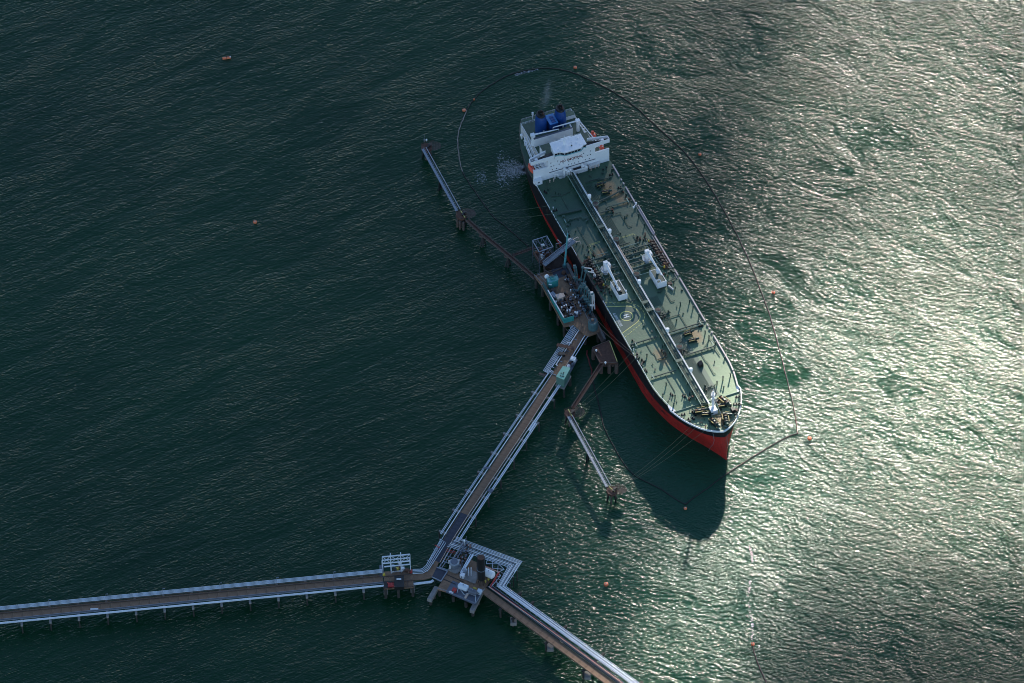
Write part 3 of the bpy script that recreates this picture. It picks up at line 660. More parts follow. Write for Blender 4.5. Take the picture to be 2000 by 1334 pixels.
def clutter(x0, x1, y0, y1, n, seed, mts, zmax=1.8, nm='deck_fitting'):
    r = random.Random(seed)
    for i in range(n):
        x, y = r.uniform(x0,x1), r.uniform(y0,y1); h = r.uniform(.5,zmax); g = MB(); t = r.random()
        if t < .35: g.cyl((x,y,0),r.uniform(.2,.45),h,n=8).cyl((x,y,h),r.uniform(.4,.7),.15,n=8)
        elif t < .6: g.box(x-r.uniform(.2,.7),x+r.uniform(.2,.7),y-.3,y+.35,0,h)
        elif t < .85: a = r.uniform(0,6.3); g.tube([(x,y,0),(x,y,h),(x+math.cos(a)*1.1,y+math.sin(a)*1.1,h),(x+math.cos(a)*1.1,y+math.sin(a)*1.1,0)],.16,5)
        else: g.beam((x-1.1,y,h*.6),(x+1.1,y+r.uniform(-.5,.5),h*.6),.2,.2).beam((x,y,0),(x,y,h*.6),.2,.2)
        sp(g, nm, r.choice(mts))
clutter(59.5,63.5,11,19,14,1,['green_dark','black','rust'])
clutter(59.5,64,-19.5,-13,14,2,['green_dark','black','rust','green_mid'])
clutter(88,93,15,21,14,3,['green_dark','black','rust','green_mid'])
clutter(87,96,-21,-16,16,4,['green_dark','black','rust'])
clutter(66,87,.5,6,12,5,['green_dark','green_mid','green_pale'])
clutter(66,87,7,13,12,55,['green_dark','green_mid','green_pale','black'])
clutter(66,87,-13,-6,14,56,['green_dark','green_mid','green_pale','black'])
clutter(75,87,20.3,21.6,10,57,['black','rust'],1.2)
clutter(66,87,-21.8,-20.4,12,58,['black','rust'],1.2)
clutter(30,38,5.5,9.5,9,6,['green_dark','rust','green_mid'])
clutter(30,38,-18.8,-15,9,7,['green_dark','green_mid'])
clutter(146,150,1.5,4,8,8,['green_dark','black'])
clutter(117,120.5,1.5,7,8,9,['green_dark','black'])
clutter(128,152,-21.5,-18.5,18,10,['green_dark','black','green_mid'],1.5)
clutter(23,34,19,21,9,11,['green_dark','black','rust'],1.4)
clutter(139,147,-8.5,-6,7,12,['rust','green_dark'])
clutter(176,181,-9,-5.5,7,13,['green_dark','rust'])
clutter(174,182,2,9,8,14,['green_dark','black'])
clutter(2,8,-18,21,14,15,['green_dark','black'],1.3)
clutter(-46,-41,-8,8,12,16,['black','green_dark','rust'],1.4)
clutter(10,60,-21,21,26,21,['green_dark','green_mid'],1.1)
clutter(98,182,-20,20,26,22,['green_dark','green_mid'],1.0)

# mooring winches
def winch(x, y, rz, L=4.2, sc=1.0, brown=False):
    c, s = math.cos(rz), math.sin(rz)
    def T(a, b, z): return (x+(a*c-b*s)*sc, y+(a*s+b*c)*sc, z*sc)
    w0 = sp(MB().box(-.01,.01,-.01,.01,0,.01), 'winch', 'black')
    bpy.data.objects.remove(w0)
    g = MB()
    for a in (-L/2,-L/6,L/6,L/2): g.tube([T(a-.09,0,1.2),T(a+.09,0,1.2)],.98*sc,10)
    g.beam(T(-L/2-.3,-.9,.25),T(L/2+.3,-.9,.25),.3*sc,.5*sc); g.beam(T(-L/2-.3,.9,.25),T(L/2+.3,.9,.25),.3*sc,.5*sc)
    w0 = sp(g, 'winch', 'green_dark')
    for a, mt in ((-L/3,'rust' if brown else 'black'),(0,'black'),(L/3,'rust_pale' if brown else 'black')): sp(MB().tube([T(a-.5,0,1.2),T(a+.5,0,1.2)],.72*sc,9), 'winch_drum', mt, w0)
    sp(MB().tube([T(L/2+.2,0,1.3),T(L/2+1.5,0,1.3)],.62*sc,8), 'winch_motor', 'green_dark', w0)
    sp(MB().beam(T(-L/2,-1.2,1.9),T(L/4,-1.2,1.9),.3*sc,.25*sc).beam(T(-L/4,1.2,1.7),T(L/2,1.2,1.7),.25*sc,.3*sc), 'brake_lever', 'dull_yellow', w0)
winch(16,9.6,R(95),4.4,1,True); winch(22.2,10.4,R(80),4.2,1,True)
winch(136.4,9.7,R(95),4.4,1,True); winch(142,10.2,R(85),4.4,1,True)
winch(188.6,8.2,R(20),4.6,1.35,True); winch(190.8,6.0,R(80),4.2,1.1); winch(190.2,-6.3,R(80),4.4,1.3,True); winch(193.2,-4.2,R(70),4.0,1.1)
winch(200.2,-2.6,R(15),4.2,1.3,True); winch(200.6,3.8,R(-15),4.2,1.3,True); winch(197.6,5.4,R(60),3.2,1.0)
clutter(186,204,-11,-4,10,31,['green_dark','black','rust'],1.7); clutter(186,204,3,10,10,32,['green_dark','black','rust'],1.7); clutter(198,205,-4,6,9,33,['green_dark','black','rust'],1.5)
# bitts (double bollards)
def bitts(x, y, rz=0, h=1.2, nm='bitts'):
    c, s = math.cos(rz), math.sin(rz)
    g = MB().beam((x-1.2*c,y-1.2*s,.12),(x+1.2*c,y+1.2*s,.12),.9,.24)
    for k_ in (-.75,.75): g.cyl((x+k_*c,y+k_*s,.2),.3,h,.34,8)
    sp(g, nm, 'black')
for b_ in [(186.4,-3.4,.4),(187,-.9,.3),(186.7,4.4,.3),(185.9,6.3,.2),(190.5,10.6,.3),(192.2,13,1.3),(187.8,16.3,1.4),(193.6,15,.4),(188.3,-15,1.4),(193,-13.6,.2),(193,-11.4,.3),(190.6,-9.5,.3),(199.6,10.4,.8),(130,19.8,.2),(133.8,18.6,1.5),(10.6,18.6,1.5),(21.5,19,1.5),(145.2,-19.6,.2),(152,-20.8,.2),(9,-19.6,.3),(24,-20,1.5),(44,-20.4,.2),(173,-15,.3),(176.5,-9.6,.3),(-44,6,1.5),(-44,-7,1.5),(-40,10,.4)]: bitts(*b_)
# tall vents and small ladders casting long shadows on the port deck
def vent(x, y, h=1.8, r=.33):
    sp(MB().cyl((x,y,0),r,h,n=8).cyl((x,y,h),r*1.5,.5,r*1.1,8), 'deck_vent', 'green_dark')
for v_ in [(115.6,14.6,2.4),(115.4,20,2.0),(120.2,20,2.0),(126.8,20.6,1.8),(139.6,18.6,2.2),(143.4,19.2,2.0),(149,20.4,1.8),(173,18.6,2.2),(173.8,14,2.6),(175.6,9.8,2.4),(160,21,.9),(46,20,2.0),(53.6,20.2,1.8),(8,20,1.6),(44,12.6,1.5),(103,17,1.2),(125,8.4,1.0),(165.6,-15,1.8),(176,-14.4,2.4),(172,-19.6,1.5),(180.5,-17,1.8),(143,-16.4,2),(37,-16.5,1.6),(12,-15,1.6),(55,-16.5,1.5),(99,18,1.4),(179,12.2,.9)]: vent(*v_)
sp(MB().hexa([(157.6,6.2,0),(160.8,6.2,0),(160.8,8.6,0),(157.6,8.6,0)],[(157.9,6.4,1.2),(160.6,6.4,1.2),(160.6,8.4,2.2),(157.9,8.4,2.2)]), 'deck_locker', 'black')
for x, y in ((32.9,18.9),(148.6,19),(131.6,19.2),(133.5,-18.6),(158.2,-19.4),(34,-18.4)): # small white gratings with posts
    sp(MB().beam((x-1.6,y,1.2),(x+1.6,y,1.2),.5,.15).beam((x-1.5,y,0),(x-1.5,y,1.2),.15,.15).beam((x+1.5,y,0),(x+1.5,y,1.2),.15,.15), 'step_over', 'green_pale')
sp(MB().box(47.6,50.4,-22.6,-20.6,.3,1.6).tube([(49,-21.5,1.6),(50.2,-20.2,2.4),(51.8,-19.9,1.4)],.25,6), 'fire_station', 'white_dirty')
sp(MB().cyl((22.6,-20.6,0),.12,1.6,n=6).cyl((22.6,-20.6,1.5),.28,.35,n=8), 'deck_lamp', 'glow_white')
sp(MB().cyl((136.3,-21.1,0),.12,1.4,n=6).cyl((136.3,-21.1,1.3),.28,.35,n=8), 'deck_lamp', 'glow_white')
# ---------------- hose cranes and their stowage boxes
def crane(x, y, tip, box, name_lab):
    p = sp(MB().cyl((x,y,0),1.25,7.2,1.05,12), 'crane_pedestal', 'white', label=name_lab)
    sp(MB().lathe((x,y,2.6),[(2.6,0),(2.6,.25)],14), 'crane_platform', 'galv', p)
    sp(MB().rail([(x+2.6*math.cos(a),y+2.6*math.sin(a),2.85) for a in [i*math.pi/6 for i in range(13)]],1.0,.09,9,.06), 'platform_rail', 'white', p)
    sp(MB().box(x-.6,x+1.0,y-1.2,y+1.1,7.2,9.4).box(x-.2,x+2.4,y+1.1,y+2.2,6.2,8.2), 'crane_cab', 'white', p)
    sp(MB().rail([(x+.2,y+2.6,6.2),(x+3.2,y+2.6,6.2)],1.1,.1,1,.07).box(x+.4,x+2.6,y+1.3,y+2.6,6.1,6.25), 'cab_step', 'rust_pale', p)
    b0 = Vector((x+.8,y,8.2)); t = Vector(tip)
    sp(MB().tube([b0, b0.lerp(t,.35), t],.95,4,.42), 'crane_jib', 'white', p)
    sp(MB().tube([Vector((x,y,9.4)),t+Vector((-1,0,.8))],.07,4), 'luffing_wire', 'galv', p)
crane(78.2,-13.0,(98.0,-13.2,6.2),None,'white hose crane left of the centre walkway')
crane(79.0,10.8,(96.6,11.8,6.6),None,'white hose crane right of the centre walkway')
def hose_box(x0, x1, y0, y1, h, lab):
    b = sp(MB().box(x0,x1,y0,y1,.9,h), 'hose_box', 'white', label=lab)
    sp(MB().box(x0+.35,x1-.35,y0+.35,y1-.35,h+.01,h+.06), 'box_floor', 'green_dark', b)
    g = MB().beam((x0,y0+.15,h+.4),(x1,y0+.15,h+.4),.28,.8).beam((x1-.15,y0,h+.4),(x1-.15,y1,h+.4),.28,.8).beam((x0,y1-.15,h+.35),(x1,y1-.15,h+.35),.16,.16)
    sp(g, 'box_rim', 'white', b)
    for xx in (x0+1,x1-1):
        for yy in (y0+.6,y1-.6): sp(MB().beam((xx,yy,0),(xx,yy,.92),.35,.35), 'leg', 'white', b)
    return b
hb1 = hose_box(88.9,100.6,-14.7,-9.6,4.2,'white stowage box with crane rest left of the walkway')
hb2 = hose_box(89.2,100.2,7.9,13.3,4.2,'white stowage box with green floor right of the walkway')
sp(MB().cyl((91.5,-12.4,4.3),.75,2.2,.6,8), 'jib_rest', 'white', hb1)
sp(MB().cyl((92.4,11.4,4.3),.8,1.8,.7,8).cyl((92.4,11.4,6.0),1.1,.4,n=10), 'jib_rest', 'white', hb2)
sp(MB().tube([(98.6,-9.8,4.3),(98.6,-9.8,5.6),(100,-9.8,5.6),(100,-9.8,4.3)],.3,6), 'gooseneck_vent', 'white', hb1)
sp(MB().tube([(98.4,8.3,4.3),(98.4,8.3,5.6),(98.6,9.9,5.6),(99.6,10.2,4.6)],.3,6), 'gooseneck_vent', 'white', hb2)
r_ = random.Random(9)
for i in range(9):
    x, y = r_.uniform(94,99), r_.uniform(-14,-12); sp(MB().box(x-.5,x+.5,y-.35,y+.35,4.27,4.27+r_.uniform(.4,1.5)).beam((x-1,y+.5,5),(x+.8,y-.4,5.4),.18,.18), 'machinery', r_.choice(['galv','black','white_dirty']), hb1)
for i in range(4): sp(MB().box(100.3+i*.9,101.0+i*.9,14.1+.3*i,14.9+.3*i,0,1.2), 'deck_fitting', 'white_dirty')
sp(MB().box(98.2,99.8,14.6,16.8,.0,1.0), 'valve_tray', 'rust_pale'); 
# dark stiffener strips either side of the cranes
for pts in ([(95,-15.6,.6),(102.6,-9.6,.6),(102.9,-6,.6)],[(103,8.2,.6),(97.5,14.6,.6),(96,20.4,.6)]): dpipe(pts,.3,'green_dark')

# ---------------- helicopter landing area
def ring_strip(cx, cy, r, a0, a1, wd, z=.03, n=40):
    mb = MB(); 
    for i in range(n+1):
        a = a0+(a1-a0)*i/n
        mb.v += [Vector((cx+(r-wd/2)*math.cos(a), cy+(r-wd/2)*math.sin(a), z)), Vector((cx+(r+wd/2)*math.cos(a), cy+(r+wd/2)*math.sin(a), z))]
    mb.f = [(2*i, 2*i+1, 2*i+3, 2*i+2) for i in range(n)]; return mb
def strip(a, b, wd, z=.03):
    a, b = Vector((a[0],a[1],z)), Vector((b[0],b[1],z)); d = (b-a).normalized(); s = Vector((-d.y,d.x,0))*wd/2
    return MB().add([a-s,b-s,b+s,a+s],[(0,1,2,3)])
HC = (111.4,-14.8)
pad = MB().add([(101,-22.2,.012),(122.2,-22.2,.012)]+[(HC[0]+7.2*math.cos(a), HC[1]+7.2*math.sin(a), .012) for a in [R(30+120*i/16) for i in range(17)]],[tuple(range(19))])
sp(pad, 'helicopter_pad', 'green_mid', deck)
sp(ring_strip(*HC,3.35,0,2*math.pi,.5), 'landing_circle', 'marking_yellow', deck)
def arc_path(r, x0, x1, wd, dashed):
    a0 = R(28); a1 = R(152)
    p0 = (HC[0]+r*math.cos(a0), HC[1]+r*math.sin(a0)); p1 = (HC[0]+r*math.cos(a1), HC[1]+r*math.sin(a1))
    if not dashed:
        sp(ring_strip(*HC,r,a0,a1,wd), 'landing_line', 'marking_yellow', deck); sp(strip(p0,(x1,-22.1),wd), 'landing_line', 'marking_yellow', deck); sp(strip(p1,(x0,-22.1),wd), 'landing_line', 'marking_yellow', deck)
    else:
        for i in range(9): sp(ring_strip(*HC,r,a0+(a1-a0)*(i+.1)/9,a0+(a1-a0)*(i+.75)/9,wd,n=4), 'dash_line', 'marking_yellow', deck)
        for A, B in ((p0,(x1,-22.0)),(p1,(x0,-22.0))):
            A = Vector((A[0],A[1],0)); B = Vector((B[0],B[1],0))
            for i in range(6): sp(strip(A.lerp(B,(i+.15)/6),A.lerp(B,(i+.75)/6),wd), 'dash_line', 'marking_yellow', deck)
arc_path(7.3,101,122.2,.4,False); arc_path(9.6,97.8,125.4,.3,True)
HZ = .045
sp(MB().box(110.25,110.75,-16.2,-13.3,.03,HZ).box(111.9,112.4,-16.4,-13.4,.03,HZ).box(110.75,111.9,-15.1,-14.6,.03,HZ), 'letter_h', 'marking_white', deck)
text('ALASKAN EXPLORER', 'marking_white', 1.55, 10.4, Matrix(((1,0,0,106.9),(0,1,0,-20.9),(0,0,1,.03),(0,0,0,1))), 'name_lettering', deck, ext=.01, off=.0)
sp(MB().beam((99.5,-18.3,.3),(101.8,-17.6,.9),.3,.2), 'step_over', 'green_pale')
for a, b in (((56.5,1.8),(56.4,12.2)),((57.2,1.8),(57.0,12)),((56.4,12.2),(58.4,13.2)),((54.8,-6.1),(54.7,-13.1)),((55.5,-6.6),(55.4,-12.6)),((54.7,-13.1),(64.3,-15.5)),((55.6,-12.6),(62,-14.2))):
    sp(strip(a,b,.16,.035), 'walk_line', 'marking_yellow', deck)
for x0,x1,y0,y1 in ((13.6,25.6,7.2,12.4),(60.6,63,-11.8,-8.4)): pass
# foremast on its white box
fm = sp(MB().box(190.8,194.6,-1.6,1.9,0,3.0), 'mast_house', 'white')
g = MB().cyl((191.4,.6,3),.75,11.5,.4,8)
g.box(191.0,191.8,-.6,1.8,9.2,9.5).lathe((191.4,.6,11.6),[(1.2,0),(1.25,.3)],10)
for z in (4.5,6,7.5,9,10.5): g.beam((190.5,-.2,z),(192.3,1.4,z),.14,.14)
g.beam((191.4,.6,14),(191.4,.6,16.4),.2,.2)
sp(g, 'foremast', 'white', fm)
sp(MB().rail([(191.4+1.2*math.cos(a),.6+1.2*math.sin(a),11.9) for a in [i*math.pi/4 for i in range(9)]],1.0,.09,9,.06), 'mast_platform_rail', 'white', fm)
sp(MB().tube([(191.4,.6,12),(195.8,3.4,0)],.1,4).tube([(191.4,.6,9),(189,3.4,0)],.08,4), 'mast_stay', 'white', fm)
sp(MB().box(195.0,197.4,9.0,10.8,0,2.2).box(195.6,196.6,10.8,12.2,0,.9), 'rope_locker', 'black')
sp(MB().box(195.8,197.4,11.2,12.4,0,1.1), 'rope_bin', 'rust_pale')
for x, y, a in ((205.0,2.4,.5),(205.3,-1.6,-.2)): sp(MB().beam((x-1.1,y-.6,.5),(x+1.1,y+.6,.5),1.1,.25), 'fairlead_plate', 'green_pale')

r_ = random.Random(21)
for i in range(46):
    x = r_.uniform(6,196); z = r_.uniform(-10,-1.5); ln = r_.uniform(.6,3.2); p = hull_pt(x, z, -1)+Vector((0,-.05,0)); q = hull_pt(x+r_.uniform(-.3,.3), z-ln, -1)+Vector((0,-.05,0)); sp(MB().beam(p,q,.10,.30), 'rust_streak', 'rust', hull)
for i in range(40):
    x = r_.uniform(60,196); z = r_.uniform(-15,-10.5); p = hull_pt(x, z, -1)+Vector((0,-.05,0)); q = hull_pt(x+r_.uniform(1,5), z+r_.uniform(-.3,.3), -1)+Vector((0,-.05,0)); sp(MB().beam(p,q,.10,.25), 'paint_scrape', 'letter_red' if i % 2 else 'hull_black', hull)

# ------------------------------------------------------------------ jetty: every point is a real place on or above the water
def L(pts, z): return [W(p[0], p[1], z if len(p) < 3 else p[2]) for p in pts]
JZ = 7.5
def zvec(z): return Vector((0,0,z))
def ribbon(mb, cpts, wd, z, th):
    """slab following a centre line"""
    P = [Vector((p.x,p.y,0)) for p in cpts]; n = len(P); lo = []; 
    for i, p in enumerate(P):
        if i == 0: t = (P[1]-p).normalized(); sc = 1
        elif i == n-1: t = (p-P[i-1]).normalized(); sc = 1
        else:
            a = (p-P[i-1]).normalized(); b = (P[i+1]-p).normalized(); t = (a+b).normalized(); sc = 1/max(.4,t.dot(a))
        s = Vector((-t.y,t.x,0))*wd/2*sc; lo.append((p-s, p+s))
    for (a, b), (c, d) in zip(lo, lo[1:]):
        mb.hexa([a+zvec(z-th), c+zvec(z-th), d+zvec(z-th), b+zvec(z-th)], [a+zvec(z), c+zvec(z), d+zvec(z), b+zvec(z)])
    return mb
def offset(a, b, d):
    """shift segment sideways (left of travel positive)"""
    t = (b-a); t.z = 0; t.normalize(); s = Vector((-t.y,t.x,0))*d; return a+s, b+s
def planks(parent, a, b, wd, z, n, mt='brown_deck', nm='deck_panel', gap=.10):
    """road built from separate slabs laid end to end, sharing one mesh"""
    a = Vector((a.x,a.y,0)); b = Vector((b.x,b.y,0)); d = (b-a)/n; ln = d.length; rz = math.atan2(d.y,d.x)
    off = Vector(parent.location); src = None
    for i in range(n):
        c = a+d*(i+.5)+zvec(z+(.0 if i % 2 else .012)); 
        if src is None:
            src = part(MB().box(-ln/2+gap/2,ln/2-gap/2,-wd/2,wd/2,-.35,0), nm, mt, None, local=True); src.parent = parent; src.location = c-off; src.rotation_euler = (0,0,rz)
        else: inst(src, parent, c-off, rz)
def piles(parent, pts, z, r=.5, zb=-9, nm='pile', mt='pile_dark'):
    off = Vector(parent.location); src = None
    for p in pts:
        loc = Vector((p.x,p.y,0))-off; loc.z = -off.z
        if src is None:
            src = part(MB().cyl((0,0,zb),r,z-zb,n=10), nm, mt, None, local=True); src.parent = parent; src.location = loc
        else: inst(src, parent, loc)

# ---- west trestle, from the left edge of view to the tower platform
def line_offset(A, B, d, z): a, b = offset(A, B, d); a.z = z; b.z = z; return a, b
tw = thing('trestle', 'long straight jetty trestle with brown roadway running off the left side', 'trestle', W(380,1168,0))
A, B = W(-90,1213.3,JZ), W(748,1131.5,JZ)
road_n = 44
planks(tw, A, B, 3.7, JZ, road_n)
planks(tw, *[Vector(v) for v in line_offset(A,B,2.75,JZ)], 1.0, JZ-.1, 30, nm='walkway_panel')
for d, wd, z in ((2.0,.25,JZ+.35),(-2.0,.25,JZ+.3),(3.4,.2,JZ+.5),(-2.7,.12,JZ+.5)):
    a, b = line_offset(A,B,d,z); part(MB().beam(a,b,wd,.35), 'kerb', 'rust_pale' if d > 0 else 'galv', tw)
for i, (d, r, mt) in enumerate(((4.0,.17,'pipe'),(4.65,.17,'pipe'),(5.3,.17,'pipe'),(5.95,.17,'pipe'),(-4.65,.5,'pipe'),(-3.3,.13,'galv'))):
    a, b = line_offset(A,B,d,JZ+.7 if r < .5 else JZ+.5); part(MB().tube([a.lerp(b,t/12) for t in range(13)], r, 8), 'pipe', mt, tw)
bents = []
n_b = 16; tdir = (B-A).normalized()
x_first = W(-15,1217,0)
for i in range(14):
    px = -15+55.6*i; c = A.lerp(B,(px+90)/838); c.z = 0
    a_, b_ = c+Vector((-tdir.y,tdir.x,0))*6.6, c-Vector((-tdir.y,tdir.x,0))*6.6
    bents.append((a_, b_))
src = None
for a_, b_ in bents:
    c = (a_+b_)/2; rz = math.atan2((b_-a_).y,(b_-a_).x)
    if src is None:
        src = part(MB().box(-6.6,6.6,-.6,.6,JZ-1.5,JZ-.4), 'cross_beam', 'concrete', None, local=True); src.parent = tw; src.location = c-tw.location; src.rotation_euler = (0,0,rz)
    else: inst(src, tw, c-tw.location, rz)
piles(tw, [a_.lerp(b_,t) for a_, b_ in bents for t in (.06,.5,.95)], JZ-1.45, .38)
src = None
for k_, (a_, b_) in enumerate(bents[::2]):
    p = a_.lerp(b_,.27)
    if src is None: src = part(MB().beam((0,0,JZ),(0,0,JZ+6),.14,.14).beam((0,0,JZ+6),(.9,0,JZ+6.2),.12,.12).box(.5,1.2,-.15,.15,JZ+6.1,JZ+6.3), 'lamp_post', 'galv', None, local=True); src.parent = tw; src.location = Vector((p.x,p.y,0))-tw.location
    else: inst(src, tw, Vector((p.x,p.y,0))-tw.location)
q = W(185,1190.5,JZ); part(MB().box(q.x-2.2,q.x+1.8,q.y-.35,q.y+.4,JZ+.02,JZ+.5), 'road_sign_board', 'white', tw)

# ---- tower platform
tp = thing('valve_platform', 'brown platform under a pale steel tower at the right end of the left trestle', 'platform', W(778,1125,0))
pl = L([(741,1117),(749,1150),(808,1147),(806,1112),(751,1117)], JZ)
def deck_slab(parent, pts, z, mt='brown_deck', nm='platform_deck', th=.7):
    return part(MB().prism([(p.x,p.y) for p in pts], z-th, z), nm, mt, parent)
deck_slab(tp, L([(750,1116.5),(749.5,1150),(808,1147),(805.5,1112)], JZ), JZ)
deck_slab(tp, L([(741,1104),(741.5,1128),(749,1127.5),(749.5,1103)], JZ), JZ-.05, 'steel_blue', 'steel_landing', .4)
piles(tp, L([(753,1152),(806,1149),(753,1119),(802,1115),(778,1150),(778,1117)], 0) and [Vector((W(x,y,JZ).x,W(x,y,JZ).y,0)) for x,y in ((753,1149),(806,1146),(753,1119),(802,1115),(778,1148),(778,1117))], JZ-.6, .75)
for px, py in ((753.5,1153),(806,1149.5)): q = W(px,py,3.5); part(MB().box(q.x-1.1,q.x+1.1,q.y-1.2,q.y+1.5,1.5,4.0), 'pile_cap', 'concrete', tp)
for a, b in (((765,1137),(764,1149)),((786,1135),(785.5,1148)),((796,1134),(797,1147.5)),((750,1138),(806,1133)),((751,1149),(807,1146)),((750,1126),(806,1121))):
    a, b = L([a,b], JZ+.25); part(MB().beam(a,b,.3,.4), 'kerb', 'galv' if a.x > 0 else 'rust_pale', tp)
part(MB().rail(L([(750,1149.7),(808,1146.7),(806,1130)], JZ),1.1,.07,4,.06), 'platform_rail', 'rust_pale', tp)
q = W(764,1143,JZ+.8); part(MB().box(q.x-1.7,q.x+1.4,q.y-1.2,q.y+1.4,JZ,JZ+1.2).tube([q+Vector((-2,1.8,0)),q+Vector((1.8,-1.2,.4))],.3,6), 'hose_reel', 'red', tp)
q = W(756,1142,JZ+.5); part(MB().box(q.x-2.2,q.x+2.6,q.y-2.2,q.y+2.2,JZ,JZ+.6), 'sump_cover', 'black', tp)
q = W(750,1121.5,JZ+.8); part(MB().cyl((q.x,q.y,JZ),.8,1.5,.5,8), 'valve', 'yellow', tp)
q = W(780.5,1140,JZ); bxo = part(MB().box(q.x-2.6,q.x+2.3,q.y-4.2,q.y+3.4,JZ,JZ+2.4), 'equipment_cabin', 'black', tp)
part(MB().box(q.x-1.5,q.x+.9,q.y+.6,q.y+1.4,JZ+2.41,JZ+2.6), 'roof_vent', 'white', bxo)
for (px, py, s, mt) in ((768,1106,1.2,'galv'),(781,1100.5,1.1,'white'),(787.5,1111,1.3,'white'),(776,1112,1.3,'yellow'),(772,1114,1.4,'black'),(779,1109,1.2,'rust'),(795,1114,1.5,'rust'),(800,1116,1.2,'rust'),(770,1110,1,'green_dark'),(784,1114,1,'pipe_rust')):
    q = W(px,py,JZ+.5); part(MB().box(q.x-s*.6,q.x+s*.5,q.y-s*.5,q.y+s*.5,JZ,JZ+s*1.1).tube([q+Vector((-s,0,.2)),q+Vector((s,.2,.2))],.16,5), 'equipment', mt, tp)
part(MB().rail(L([(767,1119),(787,1117.5),(787,1106)], JZ),1.3,.14,3,.1), 'skid_frame', 'white', tp)
for px0, mt in ((801,'red'),(803.5,'red'),(798,'pipe_rust')): a, b = L([(px0,1112),(px0+.5,1119)],JZ+.8); part(MB().tube([a,b],.35,6), 'header_pipe', mt, tp)
# the steel tower: a thing standing on the platform
tf = thing('steel_tower', 'pale open lattice steel tower with crossed bracing on the left platform', 'tower', W(776,1118,JZ))
A0 = W(748,1120.8,JZ); B0 = W(802,1115.6,JZ); D_ = (B0-A0)
def tv(t, h, back=0): 
    n_ = Vector((-D_.y,D_.x,0)).normalized(); return A0+D_*t+zvec(h)+n_*back
H1, H2, H3, HT = 5.6, 8.3, 13.6, 15.6
for h, wd in ((H3,.5),(10.9,.4),(H2,.5),(H1,.5)): part(MB().beam(tv(0 if h != H1 else .06,h), tv(1,h), wd, wd), 'girder', 'pipe', tf)
for t, hb, ht, wd in ((.0,H2,H3,.4),(1.0,0,H3,.32),(.30,0,HT,.5),(.665,0,HT,.5),(.0,0,H2,.22)): part(MB().beam(tv(t,hb),tv(t,ht),wd,wd), 'column', 'pipe', tf)
for a, b in ((0,.30),(.30,.665),(.665,1.0)):
    part(MB().beam(tv(a+.03,H2+.2),tv(b-.03,H3-.4),.18,.18), 'brace', 'pipe', tf); part(MB().beam(tv(a+.03,H3-.4),tv(b-.03,H2+.2),.18,.18), 'brace', 'pipe', tf)
for t in (.0,.3,.665,1.0): part(MB().beam(tv(t,H1),tv(t,H1,4.2),.3,.3).beam(tv(t,H1,4.2),tv(t,-.0,4.2),.3,.3), 'rear_column', 'pipe', tf)
part(MB().beam(tv(0,H1,4.2),tv(1,H1,4.2),.35,.35), 'girder', 'pipe', tf)
part(MB().beam(tv(.30,H3),tv(.2,H3-1.6),.12,.12).beam(tv(.22,11.6),tv(.30,15.2),.12,.12), 'brace', 'pipe', tf)
# pipes bend from the tower platform up to the junction
lk = thing('pipe_rack', 'four pale pipes bending from the tower platform up along the long roadway', 'pipe rack', W(835,1105,0))
for i in range(4):
    o_ = i*1.0
    pts = L([(806,1112+2.7*i),(823.5+.8*i,1111.6+2.5*i),(832+1.6*i,1104.5+2.8*i),(861+3.0*i,1053+2.8*i)], JZ+.8)
    part(MB().tube(pts,.18,6), 'pipe', 'pipe', lk)
piles(lk, [Vector((W(x,y,JZ).x,W(x,y,JZ).y,0)) for x,y in ((826,1114),(845,1088),(858,1066))], JZ+.4, .35, nm='pipe_support')
g = MB()
for px, py in ((826,1113),(838,1097),(851,1075),(862,1056)): a, b = L([(px-4,py-3),(px+9,py+4)],JZ+.35); g.beam(a,b,.35,.4)
part(g,'pipe_support_beam','galv',lk)
for px, py in ((851,1064),(856,1067)): a, b = L([(px-1.5,py+1),(px+3,py+2.5)],JZ+1.2); part(MB().tube([a,b],.3,6), 'valve', 'red', lk)
part(MB().tube(L([(806,1141),(842,1136.5),(846,1133.5)],JZ-.8),.65,10), 'pipe', 'pipe', lk, label='thick pale pipe low beside the short roadway')

# ---- junction platform
jp = thing('junction_platform', 'large brown junction platform where three trestles meet, on dark legs', 'platform', W(905,1130,0))
deck_slab(jp, L([(846,1093),(857,1098),(852.5,1108.5),(843.5,1127),(829,1131),(805,1132.5),(805.5,1121),(824,1119),(833,1112)],JZ), JZ-.02)
deck_slab(jp, L([(852.6,1108.5),(843.6,1126.8),(861.5,1135.2),(874,1116)],JZ), JZ+.05, 'asphalt', 'paved_bay')
for a, b in (((861.5,1135),(874,1115.5)),((853,1108),(874,1115.5)),((843.5,1127),(862,1135.5))): a, b = L([a,b],JZ+.4); part(MB().beam(a,b,.45,.5), 'kerb', 'galv', jp)
deck_slab(jp, L([(875,1113),(866,1129),(854,1150.5),(870.5,1155.5),(884,1133.5),(941,1158),(955,1138),(966,1113),(960,1109),(931,1098),(917,1092),(898,1119)],JZ), JZ)
deck_slab(jp, L([(884,1133.6),(870.6,1155.4),(928.8,1180.6),(941,1158.2)],JZ), JZ-.03, 'steel_blue', 'steel_plate_deck')
part(MB().rail(L([(854,1150.5),(870.6,1155.4),(928.8,1180.6),(946,1152)],JZ),1.1,.08,4,.07), 'platform_rail', 'galv', jp)
for a, b in (((853,1148,4.5),(838.5,1173,4.5)),((944,1148,4.5),(921.5,1195,4.5))): 
    a, b = L([a,b],0); part(MB().beam(a,b,2.3,2.2), 'outrigger_beam', 'concrete', jp)
piles(jp, [Vector((W(x,y,4.5).x,W(x,y,4.5).y,0)) for x,y in ((840.5,1169.5),(848,1157),(923.5,1191),(934,1169),(858,1152),(885,1163),(910,1174),(875,1125),(900,1130),(935,1125),(958,1122))], 4.0, .8)
